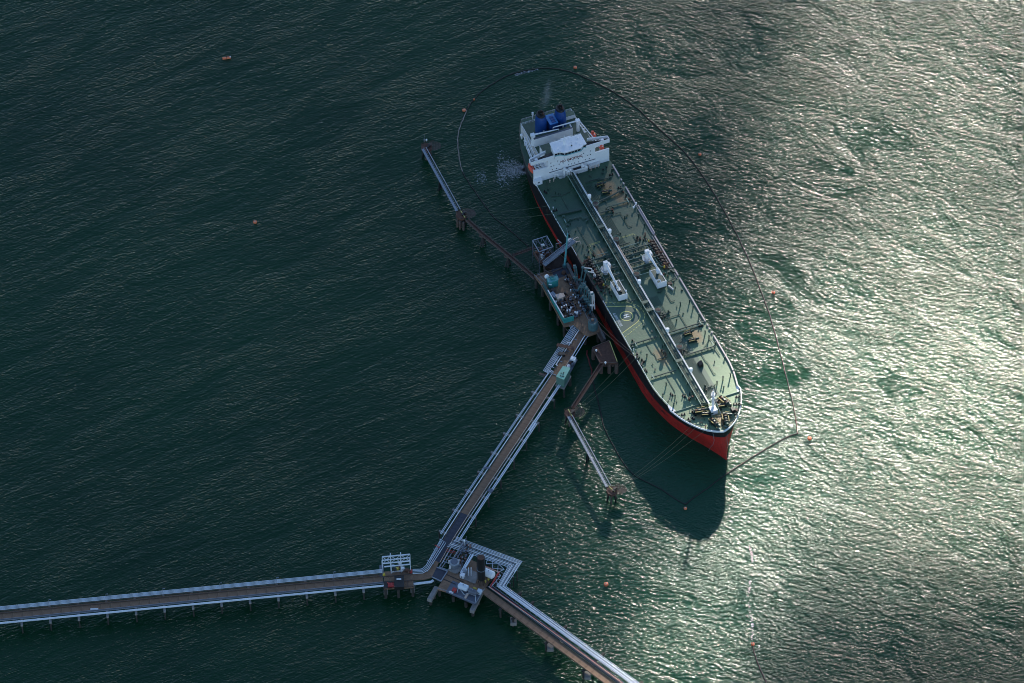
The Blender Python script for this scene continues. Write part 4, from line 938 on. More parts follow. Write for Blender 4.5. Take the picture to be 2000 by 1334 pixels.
for i, t in enumerate((.2,.45,.7)):
    a = L([(884,1133.6),(941,1158.2)],JZ+.06); a0 = a[0].lerp(a[1],t)
pad1 = part(MB().prism([(p.x,p.y) for p in L([(875,1113),(878,1105),(888,1092),(899,1094),(905,1100),(899,1115),(893,1119.5),(885,1118)],JZ+.6)], JZ+.02, JZ+.7), 'concrete_plinth', 'concrete', jp)
pad2 = part(MB().prism([(p.x,p.y) for p in L([(897,1121),(901,1113),(911,1109),(933,1118),(935,1124),(928,1139),(923,1138),(898,1127)],JZ+.6)], JZ+.02, JZ+.5), 'concrete_plinth', 'concrete', jp)
for a, b in (((872,1122),(906,1137)),((878,1114),(893,1121)),((866,1131),(890,1141))): a, b = L([a,b],JZ+.08); part(MB().beam(a,b,.4,.15), 'deck_joint', 'black', jp)

# gear standing on the junction platform
def tank(px, py, ln, r, dpx, z, nm, lab, mt, cat='tank'):
    c = W(px,py,z+r); d = (W(px+dpx[0],py+dpx[1],z+r)-c).normalized(); t = thing(nm, lab, cat, Vector((c.x,c.y,z)))
    prof = [(-ln/2-r*.35,r*.45),(-ln/2-r*.12,r*.85),(-ln/2,r),(ln/2,r),(ln/2+r*.12,r*.85),(ln/2+r*.35,r*.45)]
    mb = MB(); n = 14; o = 0; side = Vector((-d.y,d.x,0)); 
    for s_, rr in prof:
        for j in range(n): a = 2*math.pi*j/n; mb.v.append(c+d*s_+side*math.cos(a)*rr+zvec(math.sin(a)*rr))
    for i in range(len(prof)-1):
        for j in range(n): A_=i*n+j; B_=i*n+(j+1)%n; mb.f.append((A_,B_,B_+n,A_+n))
    mb.f.append(tuple(range(n))[::-1]); mb.f.append(tuple((len(prof)-1)*n+j for j in range(n)))
    part(mb, 'shell', mt, t)
    for s_ in (-ln*.3, ln*.3): q = c+d*s_; part(MB().beam(q-side*r*.8-zvec(r*.6),q+side*r*.8-zvec(r*.6),.35,r*.75), 'saddle', 'concrete', t)
    part(MB().cyl((c.x,c.y,c.z+r*.9),.3,.5,n=8), 'manhole', 'galv', t)
    return t
tank(905,1146.5,4.6,1.75,(10,3.8),JZ,'storage_tank','pale blue cylindrical tank lying on the grey steel plate deck','pipe')
tank(923.3,1155.6,4.0,1.5,(10,3.8),JZ,'storage_tank','smaller grey blue cylindrical tank right of the pale blue one','steel_blue')
tank(954.5,1120,5.2,2.1,(10,4.6),JZ,'storage_tank','white cylindrical tank right of the tall black stack','white')
def boxthing(px, py, sx, sy, h, rzpx, z, nm, lab, cat, mt, extra=None):
    c = W(px,py,z); d = (W(px+rzpx[0],py+rzpx[1],z)-c); rz = math.atan2(d.y,d.x); t = thing(nm, lab, cat, c); t.rotation_euler = (0,0,rz)
    part(MB().box(-sx/2,sx/2,-sy/2,sy/2,0,h), 'body', mt, t, local=True)
    part(MB().box(-sx/2-.1,sx/2+.1,-sy/2-.1,sy/2+.1,h,h+.15), 'lid', mt, t, local=True)
    part(MB().box(-sx*.2,sx*.2,-sy/2-.05,-sy/2,h*.2,h*.75), 'door', 'galv', t, local=True)
    if extra: extra(t)
    return t
boxthing(903.5,1127,2.0,2.0,2.0,(10,4),JZ+.5,'equipment_box','small white cube box at the left edge of the concrete plinth','box','white')
boxthing(887.7,1154.5,1.9,1.7,1.5,(10,4),JZ,'equipment_box','small pink red box on the grey steel plate deck','box','red')
boxthing(936.8,1159,2.2,2.0,2.2,(10,4),JZ,'equipment_box','blue grey box with pale lid at the right corner of the steel plate deck','box','pipe')
boxthing(881.3,1158,2.0,.9,.5,(10,4),JZ,'equipment_box','flat white box at the left edge of the steel plate deck','box','white')
boxthing(911,1165.5,.9,2.9,.8,(10,4),JZ,'equipment_box','long pale crate set crosswise between the two lying tanks','crate','cream')
boxthing(927.5,1151.5,1.6,.8,1.2,(10,4),JZ,'equipment_box','tiny orange yellow box behind the smaller lying tank','box','yellow')
rk = thing('pipe_stand', 'white pipe frame in front of the two lying tanks', 'frame', W(915,1163,JZ))
part(MB().rail(L([(893,1158),(896,1150),(907,1164),(916,1161),(928.5,1165),(929,1177)],JZ),1.2,.09,3,.07), 'pipe_frame', 'pipe', rk)
# drum separator with bent hoops
hp = thing('pump_set', 'grey pump set with curved white hoops on the concrete plinth', 'pump', W(909,1118,JZ+.5))
q = W(908,1119,JZ+.5); part(MB().lathe((q.x,q.y,JZ+.5),[(1.3,0),(1.5,1.2),(1.3,2.4),(.6,2.8)],10), 'drum', 'galv', hp)
for dx in (2.0,3.2): part(MB().tube([q+Vector((dx,-2,0)),q+Vector((dx,-1.4,1.8)),q+Vector((dx,.6,2.4)),q+Vector((dx,2.2,1.6)),q+Vector((dx,2.6,0))],.18,6), 'hoop', 'white', hp)
q = W(896,1122,JZ); 
gs = thing('generator_skid', 'grey octagonal generator housing on the rounded concrete plinth left of the stack', 'generator', W(887,1101,JZ+.7))
q = W(887.5,1104,JZ+.7); part(MB().lathe((q.x,q.y,JZ+.7),[(2.7,0),(2.7,2.6),(2.3,3.0)],8), 'housing', 'galv', gs)
part(MB().lathe((q.x,q.y,JZ+3.71),[(1.9,0),(1.8,.3)],8), 'top_hatch', 'steel_blue', gs)
for dx, dy in ((-2.2,-1.8),(2.2,1.9),(-2.6,1.5)): part(MB().box(q.x+dx-.5,q.x+dx+.5,q.y+dy-.5,q.y+dy+.5,JZ+.7,JZ+2.6), 'panel', 'white_dirty', gs)
rng = random.Random(12)
# flare stack
fs = thing('flare_stack', 'tall black cylindrical stack with brown rusted cap beside a white tank', 'stack', W(940.5,1139,JZ))
q = W(940.5,1139,JZ); TOPH = 20.6
part(MB().lathe((q.x,q.y,JZ+2.6),[(1.2,0),(2.05,1.4),(2.05,TOPH-2.6)],18), 'shell', 'black', fs)
part(MB().lathe((q.x,q.y,JZ+TOPH+.01),[(1.8,0),(1.7,.35)],18), 'cap', 'rust', fs, label='round brown rusted cap')
part(MB().lathe((q.x,q.y,JZ+11.4),[(2.3,0),(2.35,.3)],18), 'ring_platform', 'galv', fs)
for i in range(6): a = i*math.pi/3; part(MB().beam((q.x+1.8*math.cos(a),q.y+1.8*math.sin(a),JZ),(q.x+1.2*math.cos(a),q.y+1.2*math.sin(a),JZ+3.2),.28,.28), 'leg', 'black', fs)
part(MB().beam((q.x-2.3,q.y,JZ),(q.x-2.3,q.y,JZ+TOPH),.12,.6), 'ladder', 'black', fs)
bb = thing('valve_skid', 'orange yellow valve gear at the foot of the black stack', 'valve', W(948,1138,JZ))
for dx, dy, mt in ((0,0,'yellow'),(1.4,-.8,'rust'),(-1.2,1,'rust'),(1.6,1.2,'yellow'),(2.6,.4,'black')):
    q2 = W(948,1138,JZ)+Vector((dx,dy,0)); part(MB().cyl((q2.x,q2.y,JZ),.35,1.2,n=8).cyl((q2.x,q2.y,JZ+1.2),.6,.15,n=8), 'valve', mt, bb)
# pipe clutter between plinths: pig launchers, valves
vc = thing('valve_manifold', 'dense dark manifold of valves under the steel gantry behind the generator', 'manifold', W(905,1080,JZ))
for i in range(70):
    px = rng.uniform(0,1); py = rng.uniform(0,1); p = W(886+px*22+(1-py)*14, 1098-14*0+px*7-(1-py)*42+4, JZ+.8)
    t = rng.random(); mt = rng.choice(['steel_blue','galv','pipe_rust','black','rust','galv','red'] if i % 9 == 0 else ['steel_blue','galv','black','pipe_rust'])
    g = MB()
    if t < .4: g.cyl((p.x,p.y,JZ),.3,1.8,n=6).cyl((p.x,p.y,JZ+1.8),.55,.15,n=8)
    elif t < .8: a = rng.choice((.4,1.97)); v = Vector((math.cos(a),-math.sin(a) if a < 1 else math.sin(a),0))*rng.uniform(.8,2.2); g.tube([p-v,p+v],.2,5)
    else: g.box(p.x-.5,p.x+.5,p.y-.4,p.y+.4,JZ,JZ+rng.uniform(.5,2))
    part(g, 'valve' if t < .4 else ('pipe' if t < .8 else 'cabinet'), mt, vc)
for k_, (a, b, wd) in enumerate((((884,1094),(909,1054),.9),((888,1097),(913,1058),.5),((903,1117),(924,1083),.9),((899,1119),(919,1083),.4))):
    a, b = L([a,b],JZ+2.6); part(MB().beam(a,b,wd,.4), 'gantry_girder', 'steel_blue' if k_ < 2 else 'pipe', vc)
for px, py in ((886,1094),(911,1054),(922,1084),(902,1117)): q = W(px,py,JZ); part(MB().beam(q,q+zvec(2.5),.35,.35), 'gantry_post', 'steel_blue', vc)
part(MB().rail(L([(884,1094),(909,1054)],JZ+2.8),1.1,.09,3,.06), 'gantry_rail', 'galv', vc)
q = W(907,1056,JZ+5); part(MB().cyl((q.x,q.y,JZ),.12,5,n=6).cyl((q.x,q.y,JZ+4.8),.5,.6,n=8), 'lamp', 'glow_white', vc)
# open frames over the water left of the manifold
of = thing('open_frame', 'open pale steel frame over the water between roadway and generator', 'frame', W(875,1085,0))
for a, b, wd in (((893,1050),(858,1108),.5),((885,1062),(877,1075),.3),((864,1096),(884,1103),.35),((889,1061),(862,1106),.0),((872,1073.5),(892,1079),.3),((868,1084),(888,1091),.3),((889.5,1070),(862.5,1109.5),.35),((858,1108),(877,1114),.4)):
    if wd: a, b = L([a,b],JZ-.1); part(MB().beam(a,b,wd,.4), 'girder', 'galv', of)
for px, py in ((880,1074),(879,1077),(871,1091)): a, b = L([(px-8,py-1),(px+10,py+4)],JZ+.4); part(MB().tube([a,b],.16,5), 'pipe', 'red' if py < 1080 else 'pipe_rust', of)
piles(of, [Vector((W(x,y,JZ).x,W(x,y,JZ).y,0)) for x,y in ((861,1107),(876,1079),(890,1055),(884,1100))], JZ-.3, .4)
# ---- main pipe bundle: out to the corner, back and along the right trestle
mbn = thing('pipe_rack', 'broad bundle of pale pipes looping round the outer corner of the junction', 'pipe rack', W(985,1110,0))
outer = [(893,1049.5),(1019.5,1096.5),(987.5,1145),(1080,1212),(1249,1334.5),(1331,1394)]
inner = [(873.5,1066.5),(992.5,1107),(971,1145),(1080,1224.5),(1231,1334.5),(1313,1395)]
wts = [0,.11,.22,.34,.47,.6,.73,.87,1.0]
for k_, t in enumerate(wts):
    pts = [(a[0]+(b[0]-a[0])*t, a[1]+(b[1]-a[1])*t) for a, b in zip(outer, inner)]
    if k_ in (1,): pts = pts[0:2]+[((pts[1][0]+pts[2][0])/2+3,(pts[1][1]+pts[2][1])/2-3)]; 
    part(MB().tube(L(pts,JZ+.9),.26 if k_ in (3,6) else .17,7), 'pipe', ('pipe','pipe_white','pipe','pipe_white','galv','pipe','pipe_white','pipe','pipe')[k_], mbn)
k_ = 0; src = None
def rack_beams(parent, c0, c1, n, half, z=JZ+.45):
    a, b = L([c0,c1],z); d = (b-a).normalized(); s = Vector((-d.y,d.x,0))*half
    for i in range(n):
        p = a.lerp(b,(i+.5)/n); part(MB().beam(p-s,p+s,.3,.35), 'support_beam', 'galv', parent)
        for sg in (-.9,.9): q_ = p+s*sg; part(MB().cyl((q_.x,q_.y,-9),.3,z+9,n=7), 'pile', 'pile_dark', parent)
rack_beams(mbn,(880,1057),(1006,1101.5),7,3.6); rack_beams(mbn,(1002,1105),(981,1141),3,3.6)
# X-braced horizontal frame between red rail and bundle
fr = thing('braced_frame', 'open x braced steel frame over the water inside the pipe corner', 'frame', W(968,1100,0))
nodes = {'a':(951,1095),'b':(962,1090),'c':(973,1101),'d':(985,1112),'e':(972,1118),'f':(962,1110),'g':(950,1101),'h':(978,1124),'i':(968,1128),'j':(960,1146),'k':(972,1143)}
for p, q2 in (('g','c'),('b','f'),('a','g'),('c','e'),('f','d'),('b','c'),('a','b'),('e','d'),('c','d'),('h','i'),('e','h'),('i','k'),('i','j'),('j','h')):
    a, b = L([nodes[p],nodes[q2]],JZ+.2); part(MB().beam(a,b,.22,.3), 'brace', 'pipe', fr)
for p in ('g','c','e','i'): q = W(*nodes[p],JZ); part(MB().cyl((q.x,q.y,-9),.3,JZ+9,n=7), 'pile', 'pile_dark', fr)
rp = thing('fire_main', 'red fire water pipe turning along the right hand trestle roadway', 'pipe', W(965,1125,0))
for o_ in (0,1.6):
    part(MB().tube(L([(945+o_,1106),(974.5+o_,1117.5),(956+o_,1146.5),(1080+o_,1235-o_*.3),(1215+o_,1334.5),(1297,1394)],JZ+.7),.22,6), 'pipe', 'red' if o_ else 'cream', rp)
part(MB().tube(L([(973,1119),(958,1145)],JZ+1.0),.35,6), 'pipe', 'red', rp)

# ---- right (south-east) trestle
tr = thing('trestle', 'jetty trestle with brown roadway leaving by the bottom edge right of the junction', 'trestle', W(1085,1255,0))
A, B = W(944,1152,JZ), W(1275,1396.5,JZ)
planks(tr, A, B, 3.9, JZ, 26)
a, b = line_offset(A,B,4.0,JZ-.1); planks(tr, a, b, 1.9, JZ-.25, 26, mt='asphalt', nm='walkway_panel')
for d, mt in ((3.1,'galv'),(4.9,'galv'),(-1.9,'rust_pale'),(2.1,'black')): a, b = line_offset(A,B,d,JZ+.3); part(MB().beam(a,b,.16,.3), 'kerb', mt, tr)
zz = MB(); a, b = line_offset(A,B,5.6,JZ+.2); c, d = line_offset(A,B,8.4,JZ+.2); n = 34
for i in range(n):
    if i % 3 == 2: continue
    part(MB().beam(a.lerp(b,i/n),c.lerp(d,(i+.6)/n),.14,.2), 'lattice_brace', 'galv', tr); part(MB().beam(c.lerp(d,(i+.6)/n),a.lerp(b,(i+1)/n),.14,.2), 'lattice_brace', 'galv', tr)
td = (B-A).normalized(); tn = Vector((-td.y,td.x,0)); src = None; pp = []
for px in (985,1010,1075,1148,1222):
    c = A.lerp(B,(px-944)/331); 
    c.z = 0; pp += [c+tn*12.0, c-tn*2.6, c+tn*6]
    part(MB().beam(c-tn*3.4+zvec(JZ-1.1),c+tn*12.6+zvec(JZ-1.1),1.2,1.0), 'cross_beam', 'pile_dark', tr)
for px, py in ((1003,1214),(1075,1265),(1148,1320)): q = W(px,py,3.2); part(MB().box(q.x-1.6,q.x+1.6,q.y-1.6,q.y+2.6,1.8,3.8), 'pile_cap', 'concrete', tr); 
piles(tr, pp, JZ-1.2, .5)

# ---- central trestle up to the loading platform
tc_ = thing('trestle', 'jetty trestle with brown and dark paved roadway rising from the junction to the loading platform', 'trestle', W(990,880,0))
cl = [(1147,633),(1118,680),(1029.6,820),(936.5,959),(907,1003.5),(878,1049),(851.5,1096)]
for p, q2, n, mt in ((0,1,5,'brown_deck'),(1,2,18,'brown_deck'),(2,3,18,'brown_deck'),(3,4,6,'brown_deck'),(4,5,6,'asphalt'),(5,6,6,'asphalt')):
    a, b = L([cl[p],cl[q2]],JZ); planks(tc_, a, b, 4.1, JZ, n, mt)
def loff(d, z, i0=0, i1=6):
    P = L(cl[i0:i1+1], z); o = []
    for i, p in enumerate(P):
        t = (P[min(i+1,len(P)-1)]-P[max(i-1,0)]); t.z = 0; t.normalize(); o.append(p+Vector((-t.y,t.x,0))*d)
    return o
part(MB().tube(loff(2.15,JZ+.35),.18,4), 'kerb', 'cream', tc_); part(MB().tube(loff(-2.2,JZ+.35),.16,4), 'kerb', 'rust_pale', tc_)
part(MB().tube(loff(3.5,JZ+.4,2,6),.16,5), 'pipe', 'pipe_white', tc_); part(MB().tube(loff(3.0,JZ+.4,2,6),.12,5), 'pipe', 'rust_pale', tc_)
part(MB().tube(loff(5.1,JZ+.5,2,5),.26,8), 'pipe', 'pipe', tc_); part(MB().tube(loff(5.85,JZ+.5,2,5),.26,8), 'pipe', 'pipe', tc_)
a, b = L([(1094,748),(1032,840)],JZ+.5); part(MB().tube([a,b],.32,8), 'pipe', 'pipe', tc_); a, b = L([(1097,748.5),(1034.5,841.5)],JZ+.5); part(MB().tube([a,b],.32,8), 'pipe', 'pipe', tc_)
a, b = L([(1139.5,659.5),(1114,702)],JZ+.6); part(MB().tube([a,b],.25,6), 'pipe', 'pipe_white', tc_); a, b = L([(1144,662),(1118,704)],JZ+.6); part(MB().tube([a,b],.2,6), 'pipe', 'pipe', tc_)
a, b = L([(1147,650),(1139.5,659.5)],JZ+.6); part(MB().tube([a,b],.22,6), 'pipe', 'pipe', tc_); a, b = L([(1160,644),(1144,662)],JZ+.6); part(MB().tube([a,b],.18,6), 'pipe', 'pipe', tc_)
part(MB().tube(loff(-5.4,JZ+.6,2,5),.17,6), 'pipe', 'pipe', tc_); part(MB().tube(loff(-4.75,JZ+.6,2,5),.17,6), 'pipe', 'pipe', tc_); part(MB().tube(loff(-3.1,JZ+.6,2,5),.24,6), 'pipe', 'pipe_white', tc_)
part(MB().tube(loff(-3.1,JZ+.1,5,6),.16,5), 'pipe', 'pipe', tc_)
# bundle of seven with the loop
tops = [(1111.4,633.6),(1114,633.6),(1116.6,633.6),(1119.2,633),(1122,632.4),(1125.4,631),(1128.5,629.4)]
bend = [(1114.7,641.2),(1117.4,641.4),(1119.9,641.5),(1122.6,641.6),(1125.4,641.4),(1129,640.8),(1133.6,640)]
P3 = loff(-5.4,JZ+.6,2,5)[0]; P4 = loff(-4.75,JZ+.6,2,5)[0]; P5 = loff(-3.1,JZ+.6,2,5)[0]
loops = [(1061.5,723.5),(1064.6,723.3),(1067.7,722.8),(1070.8,722.2),(1074,721.5)]
outs = [(1070.4,728.6),(1072.6,727.4),(1076.5,727.3),(1079,728.4),(1081.5,727.0)]
for i in range(7):
    base = L([tops[i],bend[i]],JZ+.7)
    if i < 5:
        pts = base+L([loops[i],outs[i]],JZ+.7)
        if i == 0: pts.append(P3)
        elif i == 1: pts.append(P4)
        elif i == 3: pts.append(P5)
        part(MB().tube(pts,.155,7), 'pipe', 'pipe', tc_)
    else:
        e = (1078.5,716.5) if i == 5 else (1086,712); f_ = (1082.5,718.5) if i == 5 else (1089,714)
        part(MB().tube(base+L([e,f_],JZ+.7),.15 if i == 5 else .3,7), 'pipe', 'pipe' if i == 5 else 'pipe_white', tc_)
part(MB().tube(L([(1105,642),(1108,646),(1111.5,643)],JZ),.2,5), 'kerb', 'rust_pale', tc_)
# gantry crossing and bents
a, b = L([(1088,673),(1119.5,680)],JZ+2.0); part(MB().beam(a,b,2.0,.35), 'gantry', 'rust', tc_)
for q2 in (a,b): part(MB().beam((q2.x,q2.y,0),q2,.5,.5), 'gantry_leg', 'rust', tc_)
a, b = L([(944,913.5),(958,914)],JZ+1.6); part(MB().beam(a,b,1.2,.3), 'gantry', 'steel_blue', tc_)
a, b = L([(953,955.5),(962,960)],JZ+1.2); part(MB().beam(a,b,2.2,.3), 'gantry', 'steel_blue', tc_)
bp_ = []
for px, py in ((1092,727),(1063,771),(1033,816),(1008,852),(984,889),(958,927),(934,963),(909,1001),(883,1043)):
    c = W(px-3,py,JZ); c.z = 0; d = (W(1029.6,820,JZ)-W(936.5,959,JZ)); d.z = 0; d.normalize(); n_ = Vector((-d.y,d.x,0)); a_, b_ = c+n_*6.6, c-n_*6.9
    part(MB().beam(a_+zvec(JZ-1),b_+zvec(JZ-1),1.0,.9), 'cross_beam', 'concrete', tc_); bp_ += [a_,b_,c]
piles(tc_, bp_, JZ-.8, .4)
# extra supports under the wide bundle
for px, py in ((1070,729),(1082,703),(1096,683),(1110,660)):
    a, b = L([(px-6,py-3.5),(px+16,py+4)],JZ+.1); part(MB().beam(a,b,.4,.5), 'support_beam', 'galv', tc_); part(MB().cyl((a.x,a.y,-9),.35,JZ+8.9,n=7), 'pile', 'pile_dark', tc_)
part(MB().beam(*L([(1053,729),(1067,734)],JZ-.5),1.4,.3), 'landing', 'rust_pale', tc_)
a = W(1098,694,JZ); part(MB().box(a.x-2,a.x+1.5,a.y-1,a.y+1.2,JZ,JZ+1.6).beam(a+Vector((-3,0,1)),a+Vector((3,0,1)),.2,.2), 'deck_gear', 'black', tc_)
a = W(1112,671,JZ); part(MB().box(a.x-1.2,a.x+1.2,a.y-.3,a.y+.3,JZ,JZ+.8), 'deck_gear', 'white_dirty', tc_)
# green roofed building
gb = thing('pump_house', 'flat mint green roofed building astride the central roadway', 'building', W(1098,738,0))
ZR = JZ+6.2
rf = L([(1099.6,715.4),(1114.2,719.2),(1101.6,742.2),(1086,735.8)],ZR)
part(MB().prism([(p.x,p.y) for p in rf],ZR,ZR+.35), 'roof', 'roof_green', gb)
cen_ = sum(rf,Vector())/4; wl = [cen_+(p-cen_)*.965 for p in rf]
part(MB().prism([(p.x,p.y) for p in wl],JZ-.2,ZR-.01), 'wall', 'wall_green', gb)
part(MB().prism([(p.x,p.y) for p in [cen_+(p-cen_)*1.12 for p in rf]],JZ-1.0,JZ-.22), 'base_slab', 'concrete', gb)
for px, py in ((1096,729),(1100,730.5),(1101,728),(1095,734),(1098,735),(1101,735)): q = W(px,py,ZR+.4); part(MB().box(q.x-.28,q.x+.28,q.y-.2,q.y+.2,ZR+.36,ZR+.7), 'roof_vent', 'black', gb)
piles(gb, [Vector((p.x,p.y,0)) for p in wl], JZ-1, .6)
a = W(1087,736.5,JZ); 
pm = thing('foam_tank_unit', 'white box machine on a narrow platform just above the mint green roof', 'machine', W(1117,708,JZ))
deck_slab(pm, L([(1107,722),(1103,716),(1114,697),(1128,702),(1113,729),(1107,726)],JZ), JZ-.02, 'steel_blue', 'platform_deck')
def obox(parent, pts, z0, z1, nm, mt): return part(MB().prism([(p.x,p.y) for p in pts],z0,z1),nm,mt,parent)
obox(pm, L([(1116,699.5),(1125.5,702.5),(1122.5,708),(1113.5,704.5)],JZ+1),JZ,JZ+2.8,'housing','white')
obox(pm, L([(1109,712),(1114,714),(1111,719),(1107,717)],JZ+1),JZ,JZ+1.6,'skid','white_dirty')
for px, py, mt in ((1117,711,'black'),(1119,708,'black'),(1115,708,'galv'),(1114,711,'rust'),(1121,711,'galv'),(1118,714,'steel_blue')): q = W(px,py,JZ); part(MB().cyl((q.x,q.y,JZ),.5,1.6,n=8).tube([q+Vector((-1,0,1)),q+Vector((1,.4,1))],.2,5), 'pump', mt, pm)

# ---- loading platform
lp = thing('loading_platform', 'brown loading platform crowded with pipes beside the middle of the ship', 'platform', W(1110,590,0))
PZ = 9.0
deck_slab(lp, L([(1043,538),(1075,527.5),(1104,519),(1131,566),(1164,625),(1173,647),(1150,655),(1142,653),(1120,633),(1101.5,637),(1058,557)],PZ), PZ, th=1.2)
deck_slab(lp, L([(1075,527.5),(1104,519),(1113,534),(1086,546)],PZ+.03), PZ+.03, 'asphalt', 'paved_bay')
a, b = L([(1107,515),(1181,664)],PZ-1.5); part(MB().beam(a,b,1.6,1.2), 'fender_beam', 'concrete', lp)
for i in range(9):
    p = a.lerp(b,(i+.4)/9); part(MB().cyl((p.x,p.y,-9),.6,PZ+7.5,n=8), 'fender_pile', 'pile_dark', lp)
    if i % 2 == 0: n_ = (b-a).cross(Vector((0,0,1))).normalized(); part(MB().box(-1.6,1.6,-.5,.5,2,8), 'fender_panel', 'black', None, local=True); o_ = bpy.context.scene.objects[-1] if False else None
for o_ in [o for o in COL.objects if o.name.startswith('fender_panel')]:
    pass
fps = [o for o in COL.objects if o.name.startswith('fender_panel')]
for i, o_ in enumerate(fps):
    p = a.lerp(b,(2*i+.4)/9); d = (b-a); d.z = 0; d.normalize(); n_ = Vector((-d.y,d.x,0)); o_.parent = lp; o_.location = Vector((p.x,p.y,0))+n_*1.3-lp.location; o_.rotation_euler = (0,0,math.atan2(d.y,d.x))
piles(lp, [Vector((W(x,y,PZ).x,W(x,y,PZ).y,0)) for x,y in ((1047,540),(1060,556),(1075,583),(1090,612),(1102,634),(1102,523),(1125,562),(1148,603),(1168,645),(1120,630),(1143,650),(1085,540),(1100,570),(1120,600))], PZ-1.1, .8)
part(MB().rail(L([(1106,544.5),(1126,580),(1150,628)],PZ),1.1,.08,4,.06), 'platform_rail', 'galv', lp)
part(MB().rail(L([(1131,623),(1137,637),(1137.5,641),(1133,650)],PZ),1.1,.09,4,.07), 'platform_rail', 'rust_pale', lp)
part(MB().beam(*L([(1047,540),(1078,528)],PZ+.3),.3,.3), 'kerb', 'rust_pale', lp)
part(MB().beam(*L([(1063,521),(1064,531)],PZ+.3),.5,.4).beam(*L([(1063,527),(1075,534)],PZ+.3),.6,.4).beam(*L([(1075,534),(1104,520)],PZ+.3),.5,.4), 'kerb', 'rust_pale', lp)
# teal screen wall
twl = thing('screen_wall', 'long teal screen wall with a white top rail on the seaward edge of the loading platform', 'wall', W(1082,600,0))
A1, B1, C1 = W(1061,556.5,PZ+1), W(1101.5,621,PZ+4.2), W(1121,615.5,PZ+4.2)
a, b = Vector((A1.x,A1.y,0)), Vector((B1.x,B1.y,0)); n = 12
for i in range(n):
    p = a.lerp(b,(i+.03)/n); q2 = a.lerp(b,(i+.97)/n); part(MB().beam(p+zvec(PZ-1.8+2.5),q2+zvec(PZ-1.8+2.5),.25,5.9), 'wall_panel', 'teal' if i > 3 else 'teal_arm', twl)
a, b = Vector((B1.x,B1.y,0)), Vector((C1.x,C1.y,0))
for i in range(6): p = a.lerp(b,(i+.03)/6); q2 = a.lerp(b,(i+.97)/6); part(MB().beam(p+zvec(PZ+.9),q2+zvec(PZ+.9),.25,5.6), 'wall_panel', 'teal', twl)
part(MB().beam(W(1070,566.5,PZ+4.3),W(1101,619.5,PZ+4.3),.5,.3), 'top_rail', 'white', twl)
part(MB().tube(L([(1057,560,5),(1057.5,556,PZ),(1060,555,PZ+1)],PZ),.2,6), 'pipe', 'galv', twl)
# teal control hut
ch = thing('control_hut', 'teal control hut with railed roof at the upper left of the loading platform', 'hut', W(1080,556,PZ))
rf = L([(1067.5,544.5),(1087,538.7),(1090.8,546.2),(1072.6,552.8)],PZ+5); wl = rf
part(MB().prism([(p.x,p.y) for p in rf],PZ+4.7,PZ+5.0), 'roof', 'teal_light', ch)
c0 = sum(rf,Vector())/4; wl = [c0+(p-c0)*.96 for p in rf]; part(MB().prism([(p.x,p.y) for p in wl],PZ+.01,PZ+4.69), 'wall', 'teal', ch)
part(MB().rail([Vector((p.x,p.y,PZ+5.0)) for p in rf+[rf[0]]],1.0,.09,3,.06), 'roof_rail', 'teal_light', ch)
for px, py in ((1077,543),(1079,546),(1083,545),(1080,543)): q = W(px,py,PZ+5); part(MB().box(q.x-.6,q.x+.6,q.y-.4,q.y+.4,PZ+5.01,PZ+5.7), 'roof_unit', 'teal', ch)
q = W(1074.5,554.5,PZ+3); part(MB().box(q.x-.8,q.x+.8,q.y-1.5,q.y-1.0,PZ+3.6,PZ+4.1), 'lamp', 'glow_white', ch)
dm = thing('radome', 'white dome on a short post beside the teal hut', 'dome', W(1068.2,547,PZ))
q = W(1068.2,549,PZ); part(MB().cyl((q.x,q.y,PZ),.3,2.6,n=8), 'post', 'galv', dm); part(MB().lathe((q.x,q.y,PZ+2.6),[(.7,0),(1.3,.6),(1.3,1.3),(.9,1.9),(.3,2.2)],12), 'dome', 'glow_white', dm, smooth=True)
# cream housings
ct = boxthing(1092.5,586,3.4,3.0,3.2,(10,-3.4),PZ,'equipment_housing','larger cream square housing on the loading platform','housing','cream')
ct = boxthing(1098.5,583,2.0,2.4,2.6,(10,-3.4),PZ,'equipment_housing','smaller cream housing touching the larger cream one on its right','housing','cream')
boxthing(1082,580,1.9,4.4,1.8,(10,-5.5),PZ,'equipment_housing','long grey housing left of the cream ones on the loading platform','housing','galv')
q = W(1080,570,PZ); solid(MB().lathe((0,0,0),[(1.4,0),(1.4,1.4),(.9,2.0)],10), 'drum', 'rust_pale', 'squat dull drum below the teal hut on the loading platform', 'drum', q)
# process pipework on the platform
pw = thing('process_pipework', 'dark tangle of pipes and white valves in the lower half of the loading platform', 'pipework', W(1105,605,PZ))
rng = random.Random(5)
def on_plat(u, v): # u across (0 left..1), v down (0..1)
    return W(1076+31*v+u*(32-4*v), 572+46*v-u*9+8, PZ)
for i in range(95):
    p = on_plat(rng.random(), rng.random()**.8); t = rng.random(); g = MB(); nm = 'pipe'
    mt = rng.choice(['black','black','black','steel_blue','steel_blue','rust'])
    if t < .5:
        v = (Vector((.36,-.93,0)) if rng.random() < .6 else Vector((.93,.36,0)))*rng.uniform(1,3.2); h = zvec(rng.uniform(.4,1.6)); g.tube([p-v,p-v+h,p+v+h,p+v],.17,5)
    elif t < .75: g.cyl((p.x,p.y,PZ),.32,1.4,n=7).cyl((p.x,p.y,PZ+1.4),.55,.15,n=8); nm = 'valve'
    else: g.box(p.x-.6,p.x+.6,p.y-.5,p.y+.5,PZ,PZ+rng.uniform(.6,2)); nm = 'cabinet'
    part(g, nm, mt, pw)
